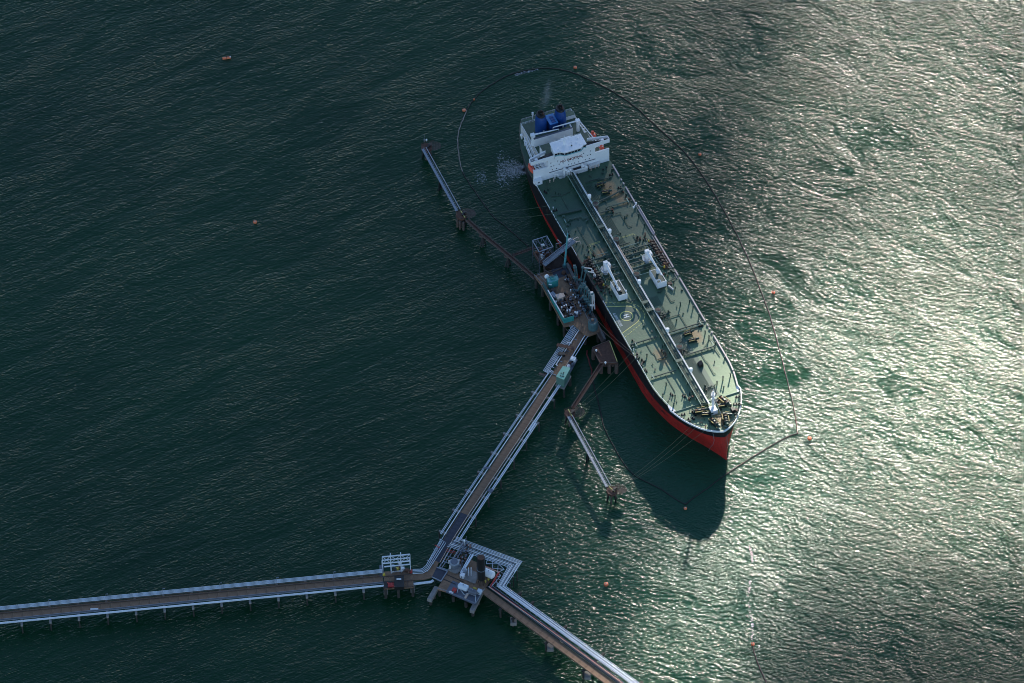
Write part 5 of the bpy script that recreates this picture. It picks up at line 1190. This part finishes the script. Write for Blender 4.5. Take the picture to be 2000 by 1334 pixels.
for px, py in ((1106,597),(1102,598.5),(1115,602),(1113,606.5),(1108,607.5),(1124,610.5),(1127,611),(1086,590),(1097,601)):
    q = W(px,py,PZ+1); s_ = .38 if px < 1120 else .6; part(MB().box(q.x-s_,q.x+s_,q.y-.5,q.y+.6,PZ,PZ+1.6), 'valve_cover', 'glow_white', pw)
pw2 = thing('process_pipework', 'long row of red brown pumps and pipes along the ship side of the loading platform', 'pipework', W(1112,555,PZ))
for i in range(80):
    v = rng.random(); p = W(1103+v*50+rng.uniform(-1,7), 541+v*84+rng.uniform(-4,3), PZ); t = rng.random(); g = MB(); nm = 'pipe'
    if v > .25 and v < .55 and t > .8: continue
    mt = rng.choice(['rust','rust_pale','black','black','steel_blue','pipe_rust']) if v < .3 else rng.choice(['black','black','steel_blue','teal_arm'])
    if t < .5: vv = Vector((.3,-.95,0))*rng.uniform(.6,2.4) if rng.random() < .5 else Vector((.95,.3,0))*rng.uniform(.6,1.8); h = zvec(rng.uniform(.5,1.8)); g.tube([p-vv,p-vv+h,p+vv+h,p+vv],.17,5)
    elif t < .8: g.cyl((p.x,p.y,PZ),.4,1.6,n=7).cyl((p.x,p.y,PZ+1.6),.6,.15,n=8); nm = 'valve'
    else: g.box(p.x-.6,p.x+.6,p.y-.5,p.y+.5,PZ,PZ+rng.uniform(.6,1.8)); nm = 'cabinet'
    part(g, nm, mt, pw2)
for px, py in ((1104,546),(1124,580.5),(1130.5,590.5),(1133.5,596.5),(1114.5,566),(1119.5,575.5)): q = W(px,py,PZ+1); part(MB().box(q.x-.35,q.x+.35,q.y-.3,q.y+.3,PZ,PZ+1.3), 'valve_cover', 'glow_white', pw2)
part(MB().tube(L([(1136.5,606,PZ+1.5),(1137,603.5,PZ+1.5),(1140,602,PZ+1.6),(1144,602.5,PZ+1.6),(1143.5,605,PZ+1.4),(1139,607,PZ+1)],0),.16,5), 'hose_loop', 'galv', pw2)
# teal round tower foot near the lower corner
tt = thing('hydraulic_tank', 'teal drum shaped tank at the lower right corner of the loading platform', 'tank', W(1158,640,PZ))
q = W(1158.2,641,PZ); part(MB().lathe((q.x,q.y,PZ-.5),[(2.6,0),(2.7,5.6),(2.3,6.2)],12), 'shell', 'teal_arm', tt)
part(MB().rail([(q.x+2.3*math.cos(a),q.y+2.3*math.sin(a),PZ+5.7) for a in [i*math.pi/4 for i in range(9)]],1,.08,9,.06).box(q.x-1,q.x+.6,q.y-.4,q.y+.8,PZ+5.7,PZ+6.8), 'top_gear', 'rust_pale', tt)

# ---- loading arms, each a thing
def arm(name_lab, base, apex, tip=None, r=.38, mt='teal_arm'):
    t = thing('marine_loader', name_lab, 'marine loader', W(base[0],base[1],PZ), 'marine loading arms on the platform')
    b = W(base[0],base[1],PZ); hgt = (W(base[0],base[1],PZ)-W(base[0],base[1],PZ)).length
    ah = PZ+(base[1]-apex[1])/2.44; ap = W(apex[0],apex[1],ah)
    mid = b.lerp(ap,.32)
    part(MB().tube([b,mid],r*1.35,8), 'riser', mt, t); part(MB().tube([mid,ap],r,8), 'inboard_arm', mt, t)
    part(MB().tube([mid+Vector((-1.2,.3,-.2)),mid+Vector((.9,-.2,.2))],.6,8), 'swivel', mt, t)
    part(MB().tube([ap+Vector((-.5,.3,-.2)),ap+Vector((.6,-.3,.3))],.75,8), 'apex_swivel', 'teal_arm', t)
    if tip is not None:
        e = W(tip[0],tip[1],tip[2]); part(MB().tube([ap,ap.lerp(e,.9),e+zvec(-2.2)],.28,7), 'outboard_arm', 'white_dirty', t)
        part(MB().box(e.x-.7,e.x+.7,e.y-.6,e.y+.6,e.z-3.0,e.z-1.8), 'coupler', 'galv', t)
    else:
        part(MB().tube([ap+Vector((.8,-.3,0)),b.lerp(ap,.15)+Vector((1.3,-.5,0))],.36,7), 'outboard_arm', mt, t)
        part(MB().box(ap.x-.9,ap.x+.5,ap.y-.3,ap.y+.9,ap.z-1.0,ap.z+.9), 'counterweight', mt, t)
    return t
arm('loading arm reaching over the ship rail, upper one of the two with pale outboard pipes', (1132.8,557.5), (1138.5,522.5), (1157.2,524.8,25))
arm('loading arm reaching over the ship rail, lower one of the two with pale outboard pipes', (1134,574.5), (1144.6,529.7), (1161.6,532.8,25))
arm('single stowed loading arm standing apart above the others', (1124.2,552), (1122.7,521.5), None, .34)
for k_, (bx, ap, lb) in enumerate((((1141.5,590),(1141.3,556.5),'first stowed loading arm below the two that reach the ship'),((1145.5,594),(1145.4,563),'second stowed loading arm in the close row'),((1149.5,598),(1150,570),'third stowed loading arm in the close row'),((1153.5,604),(1152.8,576),'fourth stowed loading arm in the close row beside the white one'))):
    arm(lb, bx, ap, None, .38)
wa = arm('pale white stowed loading arm at the lower end of the close row', (1156.8,607), (1156.6,573.5), None, .3, 'white_dirty')
for px, py in ((1135,572),(1130,569),(1137,566),(1127,573)): q = W(px,py,PZ); part(MB().tube([q+zvec(1),q+Vector((2,1.6,5))],.5,7), 'arm_base_pipe', 'teal_arm', pw2)
# tall pale hose mast and gangway
hm = thing('hose_mast', 'slim pale blue mast leaning beside the ship rail at the top of the platform', 'mast', W(1103,521,PZ))
part(MB().tube([W(1103,520.5,PZ),W(1104.5,500,PZ+8.7),W(1108.6,456,PZ+26.5)],.75,6,.4), 'mast_tube', 'teal_light', hm); q = W(1108.8,455.5,PZ+26.5)
part(MB().tube([q,q+Vector((-.6,.6,3.2))],.16,5), 'mast_tip', 'galv', hm); part(MB().cyl((W(1103,521,PZ).x,W(1103,521,PZ).y,PZ),1.2,1.6,n=10), 'foot', 'teal_arm', hm)
sd = solid(MB().lathe((0,0,0),[(1.1,0),(1.1,1.6),(.6,2.0)],10).box(-1.5,1.4,-.3,.3,.3,.8), 'winch', 'rust', 'rust orange drum on the platform just below the pale mast foot', 'winch', W(1101.5,534.5,PZ))
gw = thing('gangway', 'grey lattice gangway sloping from the platform up on to the ship deck', 'gangway', W(1062,520,PZ))
a, b = W(1062.5,517.5,PZ+4.5), W(1122,470,19.2); d = (b-a); s_ = Vector((-d.y,d.x,0)).normalized()*1.15
part(MB().beam(a,b,2.1,.25), 'walkway', 'galv', gw)
for sg in (-1,1):
    part(MB().beam(a+s_*sg+zvec(1.5),b+s_*sg+zvec(1.5),.3,.3).beam(a+s_*sg,b+s_*sg,.3,.35), 'truss_chord', 'galv', gw)
    for i in range(16): p0, p1 = a.lerp(b,i/16), a.lerp(b,(i+.5)/16); p2 = a.lerp(b,(i+1)/16); part(MB().beam(p0+s_*sg,p1+s_*sg+zvec(1.5),.14,.14).beam(p1+s_*sg+zvec(1.5),p2+s_*sg,.14,.14), 'truss_brace', 'galv', gw)
e = W(1127,467,17.8); part(MB().tube([b+s_,e+Vector((.5,1.5,0)),e+Vector((1,1.5,-1.5))],.2,5).tube([b-s_,e+Vector((1.5,-1.5,0)),e+Vector((2,-2.5,-1.5))],.2,5).beam(b-s_*1.6,b+s_*1.6,.3,.3), 'landing_frame', 'cream', gw)
pt = W(1062.5,520,PZ); part(MB().beam(pt+Vector((0,0,-8)),a,.8,.8).beam(W(1059,515,PZ),a,.3,.3), 'support_post', 'rust_pale', gw)

# ---- mooring frame tower at the upper end of the platform
bd = thing('breasting_dolphin', 'dark breasting dolphin platform between gangway and ship', 'dolphin', W(1075,500,0))
deck_slab(bd, L([(1054,501),(1086,490),(1104,508),(1106,517),(1078,526),(1063,520)],6), 6, 'tray_dark', th=1.5)
piles(bd, [Vector((W(x,y,6).x,W(x,y,6).y,0)) for x,y in ((1058,503),(1084,493),(1100,512),(1078,523),(1066,519))], 4.6, .8)
for a, b in (((1057,500),(1060,512)),((1060,512),(1063,522)),((1085,487),(1102,505))): part(MB().beam(*L([a,b],6.6),.35,.3), 'kerb', 'rust_pale', bd)
fd = thing('fender_frame', 'small square steel fender frame pressed against the red hull', 'fender', W(1092,478,3))
q = [W(1086,476,9),W(1096,474,9),W(1101,484,9),W(1090,487,9)]
for i in range(4): part(MB().beam(q[i],q[(i+1)%4],.3,.35).beam(q[i],q[i]-zvec(10),.35,.35), 'frame_side', 'rust_pale' if i else 'white_dirty', fd)
part(MB().beam(q[0],q[2],.2,.2).beam(q[1],q[3],.2,.2), 'brace', 'rust_pale', fd); part(MB().beam(W(1089,468,10),W(1097,475,10),.25,.3), 'rail', 'white', fd)
mf = thing('frame_tower', 'open box shaped steel frame tower left of the gangway', 'tower', W(1062,490,0))
TZ = 17.5; tq = L([(1040,470),(1068,461),(1080,482),(1053,492)],TZ)
for i in range(4):
    part(MB().beam(tq[i],tq[(i+1)%4],.42,.42), 'top_girder', 'galv', mf); part(MB().beam(tq[i],Vector((tq[i].x,tq[i].y,0)),.4,.4), 'leg', 'steel_blue', mf)
    part(MB().beam(tq[i]-zvec(7),tq[(i+1)%4]-zvec(7),.35,.35), 'middle_girder', 'rust_pale', mf)
    part(MB().beam(tq[i],tq[(i+1)%4]-zvec(7),.2,.2), 'brace', 'steel_blue', mf)
for t in (.33,.66):
    part(MB().beam(tq[0].lerp(tq[1],t),tq[3].lerp(tq[2],t),.26,.26), 'roof_beam', 'steel_blue', mf); 
for k_ in range(3):
    p0, p1 = tq[0].lerp(tq[1],k_/3), tq[0].lerp(tq[1],(k_+1)/3); p2, p3 = tq[3].lerp(tq[2],k_/3), tq[3].lerp(tq[2],(k_+1)/3); part(MB().beam(p0.lerp(p2,.5),p3,.16,.16).beam(p0.lerp(p2,.5),p1,.16,.16), 'brace', 'steel_blue', mf)
part(MB().prism([(p.x,p.y) for p in tq],7.6,8.3), 'floor', 'rust', mf)
rng = random.Random(8)
for i in range(22):
    p = tq[0].lerp(tq[1],rng.uniform(.1,.9)).lerp(tq[3].lerp(tq[2],rng.uniform(.1,.9)),rng.uniform(.1,.9)); h = rng.uniform(.8,3); part(MB().box(p.x-.6,p.x+.6,p.y-.4,p.y+.4,8.31,8.3+h), 'machinery', rng.choice(['rust','galv','black','pipe_rust','white_dirty']), mf)
part(MB().tube(L([(1057,479.5,12),(1063,478,12)],0),.7,8), 'tank', 'white', mf)

# ---- walkways on the landward side
def walkway(lab, pts, wd, z, mt='rust', kerb='rust_pale', piers=()):
    t = thing('walkway', lab, 'walkway', W(*pts[len(pts)//2][:2],0)); P = L(pts,z)
    for a, b in zip(P, P[1:]): planks(t, a, b, wd, z, max(2,int((b-a).length/5)), mt, 'walkway_panel', .06)
    for s_ in (-1,1):
        for a, b in zip(P, P[1:]): c, d = offset(a,b,s_*(wd/2+.1)); part(MB().beam(c+zvec(.3),d+zvec(.3),.2,.7), 'side_girder', kerb, t)
        g = MB(); 
        for a, b in zip(P, P[1:]): c, d = offset(a,b,s_*(wd/2+.1)); g.rail([c+zvec(.5),d+zvec(.5)],1.0,.06,3,.05)
        part(g, 'handrail', kerb, t)
    for px, py in piers:
        q = W(px,py,z); part(MB().beam((q.x-2,q.y+.5,z-.9),(q.x+2,q.y-.5,z-.9),1.4,.9), 'pier_cap', 'rust_pale', t)
        for dx, dy in ((-2.6,-2.4),(0,-2.9),(2.2,.8)): part(MB().tube([(q.x,q.y,z-1),(q.x+dx*1.3,q.y+dy*1.3,-8)],.45,7), 'pile', 'pile_dark', t)
    return t
walkway('long brown walkway from the second dolphin to the loading platform', [(912,430),(941,457),(1000,505),(1046,545)], 1.7, JZ, piers=((943,459),(992,499)))
walkway('short brown walkway branching to the frame tower', [(1001,500),(1044,484)], 1.1, JZ)
walkway('pale twin rail gangway joining the long walkway to the teal screen wall', [(1047,538),(1064,556)], 1.9, JZ+.8, 'steel_blue', 'galv')
walkway('brown walkway sloping down left from the lower square platform', [(1176,711),(1119,798)], 1.8, JZ, 'rust', 'rust_pale')
walkway('dark narrow walkway from the loading platform to the lower square platform', [(1168,650),(1177,667)], 1.4, PZ-.5, 'rust_pale', 'rust_pale')
for px in ():
    pass
def catwalk(lab, a, b, z=JZ):
    t = thing('footbridge', lab, 'footbridge', (W(*a,0)+W(*b,0))/2); A_, B_ = W(*a,z), W(*b,z); planks(t, A_, B_, 1.35, z, 22, 'galv', 'grating_panel', .12)
    c, d = offset(A_,B_,2.0); part(MB().beam(c+zvec(.4),d+zvec(.4),.32,.4), 'side_girder', 'rail_grey', t)
    for s_ in (-.75,.75): c, d = offset(A_,B_,s_); part(MB().beam(c+zvec(1.0),d+zvec(1.0),.1,.12), 'handrail', 'galv', t)
    for i in range(24):
        p = A_.lerp(B_,i/23); dd = (B_-A_).normalized(); n_ = Vector((-dd.y,dd.x,0)); part(MB().beam(p-n_*.75-zvec(.5),p+n_*1.9-zvec(.5),.12,.2), 'cross_member', 'black', t)
    m_ = (A_+B_)/2; part(MB().tube([(m_.x,m_.y,z-.5),(m_.x-1.2,m_.y-2,-8)],.5,7).tube([(m_.x,m_.y,z-.5),(m_.x+1.2,m_.y+1.5,-8)],.5,7), 'middle_pile', 'black', t)
catwalk('pale steel footbridge between the two upper left dolphins', (825.5,290.5), (892.5,412))
catwalk('pale steel footbridge between the two lower dolphins', (1110.2,813.5), (1185.5,951))

# ---- lower square platform
sp2 = thing('mooring_platform', 'square dark brown platform on legs below the loading platform', 'platform', W(1182,690,0))
q4 = [(1157,678.5),(1190,664.5),(1206,708),(1172,708)]
deck_slab(sp2, L(q4,PZ), PZ, 'rust', th=1.6)
for a, b in zip(q4, q4[1:]+q4[:1]): part(MB().beam(*L([a,b],PZ+.25),.25,.4), 'kerb', 'rust_pale', sp2)
for a, b in (((1191,667),(1205.5,706)),): part(MB().beam(*L([a,b],PZ+.5),.3,.3), 'edge_rail', 'marking_yellow', sp2)
part(MB().beam(*L([(1160,680),(1173,692)],PZ+.4),.2,.4), 'deck_frame', 'rust_pale', sp2)
piles(sp2, [Vector((W(x,y,PZ).x,W(x,y,PZ).y,0)) for x,y in ((1159,679),(1189,666.5),(1204,706),(1174,706),(1190,706),(1182,692))], PZ-1.5, 1.0, mt='rust_pale')
for i in range(3): part(MB().beam(*L([(1174+10*i,709),(1177+10*i,715)],5),1.0,1.0), 'fender_block', 'rust_pale', sp2)
for px, py in ((1164.7,684.5),(1182.5,708.5)): q = W(px,py,PZ+1); part(MB().cyl((q.x,q.y,PZ),.25,.9,n=8).lathe((q.x,q.y,PZ+.9),[(.55,0),(.6,.5),(.3,.8)],8), 'deck_light', 'glow_white', sp2)
# hanging red hose in the water gap
rh = thing('floating_hose', 'dull red hose hanging in the shaded gap left of the square platform', 'hose', W(1148,715,0))
part(MB().tube(L([(1147,684,.4),(1146,692,.4),(1150,702,.4),(1152,712,.4),(1156,722,.4),(1155,731,.4)],0),.35,6), 'hose', 'letter_red', rh)

# ---- mooring dolphins
def dolphin(lab, cx, cy, bar=None, mast=False, blocks=()):
    t = thing('mooring_dolphin', lab, 'dolphin', W(cx,cy,0), 'rusty mooring dolphins')
    def hexp(x, y, rx, ry, n=9, ph=.3): return [(x+rx*math.cos(2*math.pi*i/n+ph), y+ry*math.sin(2*math.pi*i/n+ph)) for i in range(n)]
    part(MB().prism([(p.x,p.y) for p in L(hexp(cx-6,cy+1,11,8.5),JZ)],JZ-1.6,JZ), 'cap', 'rust', t)
    # weathered round grating reaching out over the water on the right
    c = W(cx+9,cy-1,JZ-3); g = MB(); rx, ry = 3.9, 3.4
    for i in range(9):
        y = -ry+2*ry*(i+.5)/9; xx = rx*math.sqrt(max(0,1-(y/ry)**2)); g.beam((c.x-xx,c.y+y,c.z),(c.x+xx,c.y+y,c.z),.36,.12)
    for i in range(5): x = -rx+2*rx*(i+.5)/5; yy = ry*math.sqrt(max(0,1-(x/rx)**2)); g.beam((c.x+x,c.y-yy,c.z-.15),(c.x+x,c.y+yy,c.z-.15),.25,.12)
    part(g, 'round_grating', 'rust_pale', t)
    for i in range(6):
        a = i*math.pi/3+.4; q = W(cx-6,cy+1,JZ); part(MB().tube([(q.x+1.5*math.cos(a),q.y+1.5*math.sin(a),JZ-1.5),(q.x+4.2*math.cos(a),q.y+4.2*math.sin(a),-8)],.42,7), 'batter_pile', 'black' if i % 2 else 'rust_pale', t)
    q = W(cx-1,cy,JZ); part(MB().cyl((q.x,q.y,JZ),.55,1.3,.75,8), 'bollard', 'black', t); q = W(cx-3,cy+3,JZ); part(MB().cyl((q.x,q.y,JZ),.5,1.2,.7,8), 'bollard', 'black', t)
    q = W(cx+1,cy-2,JZ); part(MB().box(q.x-1,q.x+1,q.y-.4,q.y+.5,JZ,JZ+1.1).tube([q+Vector((-1,-1,.6)),q+Vector((1.4,-.6,.6))],.2,5), 'capstan', 'rust_pale', t)
    q = W(cx-9,cy,JZ); part(MB().rail([q+Vector((-1.5,-2,0)),q+Vector((-2,1.5,0)),q+Vector((1,3,0)),q+Vector((5,3.4,0))],1,.08,2,.07), 'handrail', 'rust', t)
    if bar: part(MB().beam(*L(bar,JZ+.7),.3,.35), 'edge_bar', 'marking_yellow', t)
    if mast:
        q = W(828.8,277,JZ); part(MB().beam(q,q+zvec(5.8),.22,.22).beam(q,q+zvec(2.0),.6,.5), 'mast', 'galv', t)
        q = W(833,276.6,JZ); part(MB().cyl((q.x,q.y,JZ),.12,1.0,n=6).lathe((q.x,q.y,JZ+.9),[(.4,0),(.55,.5),(.3,1.0)],8), 'lantern', 'glow_white', t)
    for x, y in blocks: q = W(x,y,JZ-1.5); part(MB().cyl((q.x,q.y,-8),.6,JZ+6.6,n=8), 'pile', 'rust_pale', t)
dolphin('rusty dolphin with a thin grey mast at the far left end of the footbridge', 839, 286, None, True)
dolphin('rusty dolphin with a yellow bar where the long brown walkway begins', 907, 418, ((900,411.5),(908,424.5)), False, ((893.5,428),(898,432.5),(905,434.5)))
dolphin('rusty dolphin with a yellow bar at the foot of the sloping walkway', 1119, 805.5, ((1109.8,799.5),(1117,812)))
dolphin('rusty dolphin with a yellow bar at the lower end of the lower footbridge', 1201, 957, ((1190,951),(1200.5,960)))

# ------------------------------------------------------------------ buoys
def buoy(lab, px, py, r=1.05, kind='drum', rz=0):
    r *= .86; c = W(px,py,0); t = thing('buoy', lab, 'buoy', c, 'orange buoys around the berth'); t.rotation_euler = (R(4),R(-3),rz)
    if kind == 'drum':
        part(MB().lathe((0,0,-.6),[(r*.8,0),(r,.3),(r,1.3),(r*.72,1.6)],14), 'float', 'orange_buoy', t, local=True, smooth=False)
        part(MB().lathe((0,0,-.9),[(r*.9,0),(r*1.05,.3),(r*1.05,.85)],14), 'waterline_band', 'buoy_dark', t, local=True)
        part(MB().lathe((0,0,1.0),[(r*.3,0),(r*.2,.5)],8), 'top_fitting', 'white_dirty', t, local=True)
        part(MB().tube([(-.3*r,0,1.5),(0,0,1.8),(.3*r,0,1.5)],.07,5), 'mooring_ring', 'black', t, local=True)
    else:
        part(MB().tube([(-2.4,0,.25),(-.15,0,.25)],.75,10).tube([(.15,0,.3),(2.3,0,.3)],.7,10), 'float', 'orange_buoy', t, local=True)
        part(MB().tube([(-.15,0,.25),(.15,0,.25)],.5,8), 'joint', 'black', t, local=True)
        part(MB().box(1.7,2.4,-.45,.45,.6,1.1), 'end_cap', 'white_dirty', t, local=True)
buoy('long twin barrel buoy lying flat in the open water at the upper left',443,114,kind='barrel',rz=R(8))
buoy('round orange buoy alone in the dark water left of the ship',498.3,434.5,1.2)
buoy('red buoy just outside the boom at its upper left bend',906.5,216,1.2)
buoy('red buoy outside the top of the boom loop',1123.5,132.5,1.1)
buoy('orange buoy outside the boom on the upper right of the ship stern',1367,302,1.0)
buoy('orange buoy outside the boom level with the teal hut',1510.5,572,1.1)
buoy('brown orange buoy right of the sharp right corner of the boom',1581,857,1.25)
buoy('small red buoy below the pointed lower end of the boom',1338.7,993.5,1.0)
buoy('bright orange buoy in open water right of the junction platform',1183.8,1142,1.35)
buoy('small orange buoy at the upper end of the short lower boom',1470.3,1259,1.05)
buoy('tiny red float on the boom line above the upper left buoy',926,195,.55)

# ------------------------------------------------------------------ containment booms
def smooth_pts(P, n=4):
    o = []
    for i in range(len(P)-1):
        p0 = P[max(0,i-1)]; p1 = P[i]; p2 = P[i+1]; p3 = P[min(len(P)-1,i+2)]
        for k in range(n):
            t = k/n; o.append(tuple(.5*((2*p1[a])+(-p0[a]+p2[a])*t+(2*p0[a]-5*p1[a]+4*p2[a]-p3[a])*t*t+(-p0[a]+3*p1[a]-3*p2[a]+p3[a])*t**3) for a in (0,1)))
    o.append(P[-1]); return o
def boom(lab, segs):
    t = thing('containment_boom', lab, 'boom', W(*segs[0][0][0],0))
    for pts, mt in segs:
        P = smooth_pts(pts); V = [W(x+.35*math.sin(i*1.7),y+.3*math.sin(i*2.3),.15) for i, (x,y) in enumerate(P)]
        part(MB().tube(V,.27,6), 'boom_section', mt, t)
        for i in range(0,len(V),3): part(MB().lathe((V[i].x,V[i].y,.0),[(.36,0),(.36,.5)],6), 'float_joint', mt, t)
boom('long black containment boom looping round the whole ship', [
 ([(1031,481),(1010,462),(985,440),(965,425),(952,408),(940,392),(925,370),(910,348),(903,335)],'boom'),
 ([(903,335),(899,320),(896,300),(894,280),(895,262),(900,243),(905,232),(912,214)],'boom_pale'),
 ([(912,214),(925,194),(945,175),(965,162),(990,148),(1015,140),(1040,135),(1062,133),(1090,135),(1120,142),(1150,155),(1185,172),(1215,190)],'boom'),
 ([(1215,190),(1245,212),(1275,240),(1305,267),(1335,295),(1360,325),(1385,362),(1405,395),(1430,440),(1450,480),(1470,525),(1485,565)],'boom'),
 ([(1485,565),(1500,605),(1515,655),(1528,705),(1538,745),(1548,785)],'boom'),
 ([(1548,785),(1553,810),(1556,830),(1557.5,846)],'rust_pale'),
 ([(1557.5,846),(1530,857),(1490,880),(1450,905),(1413,930),(1380,955),(1355,972),(1339,985)],'boom'),
 ([(1339,985),(1320,975),(1290,955),(1250,935),(1232,922),(1215,900),(1195,865),(1180,835),(1172,800),(1163,765),(1157,742)],'boom')])
boom('short boom running down off the bottom edge at the right', [([(1470,1260),(1475,1280),(1482,1300),(1490,1318),(1497,1334),(1506,1356)],'boom'),])
# ------------------------------------------------------------------ mooring lines
def line(lab, a, b, mt='rope', sag=2.5, r=.085):
    n = 14; V = [a.lerp(b,i/n)-zvec(4*sag*(i/n)*(1-i/n)) for i in range(n+1)]; V = [Vector((v.x,v.y,max(v.z,.15))) for v in V]; c = V[0].copy()
    solid(MB().tube([v-c for v in V],r,5), 'mooring_line', mt, lab, 'rope', c, 'mooring lines')
def S(x, y, z=.6): return sw(x, y, z)
line('stern mooring line, upper of the pair running left to the second dolphin', S(19.5,-22.6), W(908,416,JZ+1), 'rope', 1.5)
line('stern mooring line, lower of the pair running left to the second dolphin', S(26,-22.6), W(905,421,JZ+1), 'rope', 2.5)
line('bow mooring line, upper of the close pair to the lowest dolphin', S(197.3,-13.6), W(1201,955,JZ+1), 'rope', 2)
line('bow mooring line, lower of the close pair to the lowest dolphin', S(199.2,-12.2), W(1203,957,JZ+1), 'rope', 3)
line('bow mooring line furthest forward to the lowest dolphin', S(203.0,-8.4), W(1205,957,JZ+1), 'rope', 2)
line('spring line from the dark gunwale gap down to the dolphin with the sloping walkway', S(137,-22.7), W(1121,801,JZ+1), 'rope', 1.5)
line('second spring line just below the first to the dolphin with the sloping walkway', S(142,-22.7), W(1124,806,JZ+1), 'rope', 2)
line('red brown line from the loading platform corner along the red hull', W(1166,625,PZ+.5), S(137,-22.7), 'rope_red', 1)
line('second red brown line close beside the first along the red hull', W(1171,640,PZ+.5), S(140,-22.7), 'rope_red', 1)
def hang(lab, P):
    c = P[0].copy(); solid(MB().tube([p-c for p in P],.11,5), 'hanging_rope', 'galv', lab, 'rope', c)
hang('pale curved cable hanging down the red side of the bow', [sw(205.8,-5.6,-.8),sw(207.0,-5.4,-5),sw(206.2,-5.7,-9),sw(204.4,-6.6,-13),sw(203.6,-7.0,-16)])
hang('thin cable hanging down the red stem', [sw(208.6,1.2,-1),sw(209.6,.7,-5),sw(210.4,.9,-8),sw(210.6,1.6,-10)])

# ------------------------------------------------------------------ foam on the water
def flakes(lab, gen, n, seed, size=.5):
    r = random.Random(seed); mb = MB()
    for i in range(n):
        x, y = gen(r); c = W(x, y, 0); s = size*r.uniform(.3,1.3); a = r.uniform(-.5,.5); ex = r.uniform(1,2.6); k = 6; o = []
        for j in range(k):
            th = 2*math.pi*j/k; rr = s*r.uniform(.6,1.1); px_, py_ = math.cos(th)*rr*ex, math.sin(th)*rr*.7; o.append((c.x+px_*math.cos(a)-py_*math.sin(a), c.y+px_*math.sin(a)+py_*math.cos(a), .06))
        mb.add(o, [tuple(range(k))])
    o = part(mb, 'sea_foam', 'foam', None); return props(o, lab, 'foam', None, 'stuff')
def g1(r):
    t = r.random()**1.7; return 1026-t*55+r.gauss(0,2), 331+r.gauss(0,3+t*14)+t*3
flakes('white wash of churned water spreading left of the ship stern', g1, 2200, 3, .17)
flakes('thin foam streaks inside the boom left of the ship', lambda r: (930+r.random()*20+r.gauss(0,1.5), 336+r.random()*22+r.gauss(0,2)), 120, 4, .16)
flakes('pale foam line against the inside of the boom top', lambda r: (lambda t: (1008+t*42, 145.5-t*10+r.gauss(0,.6)))(r.random()), 60, 5, .5)
def g4(r):
    t = r.choice((.02,.05,.1,.35,.4,.44,.6,.75,.8,.95))+r.gauss(0,.035); return 1466+4*math.sin(t*9)+r.gauss(0,1.0), 1075+t*175
flakes('broken white foam streak drifting above the short lower boom', g4, 110, 6, .32)
flakes('foam along the bow waterline on the sunny side', lambda r: (lambda t: (1426+t*14+r.gauss(0,1.2), 893-t*55))(r.random()), 50, 8, .2)

# ------------------------------------------------------------------ exhaust smoke
sm = MB(); prof = [(math.sin(math.pi*t/10)*1.0, -math.cos(math.pi*t/10)) for t in range(1,10)]
sm.lathe((0,0,0), prof, 14); smo = part(sm, 'smoke', 'white', None, local=True); smo.location = W(1068,183,38); smo.scale = (4.6,4.2,14.5)
d_ = W(1078,152,43)-W(1058,214,34); smo.rotation_euler = d_.to_track_quat('Z','Y').to_euler()
smm = bpy.data.materials.new('thin exhaust haze'); smm.use_nodes = True; n_ = smm.node_tree.nodes; l_ = smm.node_tree.links
n_.remove(n_['Principled BSDF']); pv = n_.new('ShaderNodeVolumePrincipled'); pv.inputs['Color'].default_value = (.85,.85,.9,1)
tcn = n_.new('ShaderNodeTexCoord'); nn = n_.new('ShaderNodeTexNoise'); nn.inputs['Scale'].default_value = 1.6; nn.inputs['Detail'].default_value = 4; l_.new(tcn.outputs['Object'], nn.inputs['Vector'])
gr = n_.new('ShaderNodeTexGradient'); gr.gradient_type = 'QUADRATIC_SPHERE'; l_.new(tcn.outputs['Object'], gr.inputs['Vector'])
mrn = n_.new('ShaderNodeMapRange'); mrn.inputs['From Min'].default_value = .42; mrn.inputs['From Max'].default_value = .7; mrn.inputs['To Max'].default_value = .16; l_.new(nn.outputs['Fac'], mrn.inputs['Value'])
mu = n_.new('ShaderNodeMath'); mu.operation = 'MULTIPLY'; l_.new(gr.outputs['Fac'], mu.inputs[0]); l_.new(mrn.outputs[0], mu.inputs[1]); l_.new(mu.outputs[0], pv.inputs['Density'])
l_.new(pv.outputs[0], n_['Material Output'].inputs['Volume']); smo.data.materials.clear(); smo.data.materials.append(smm)
props(smo, 'thin pale exhaust smoke drifting back from the left blue funnel', 'smoke', None, 'stuff')
bpy.context.view_layer.update()
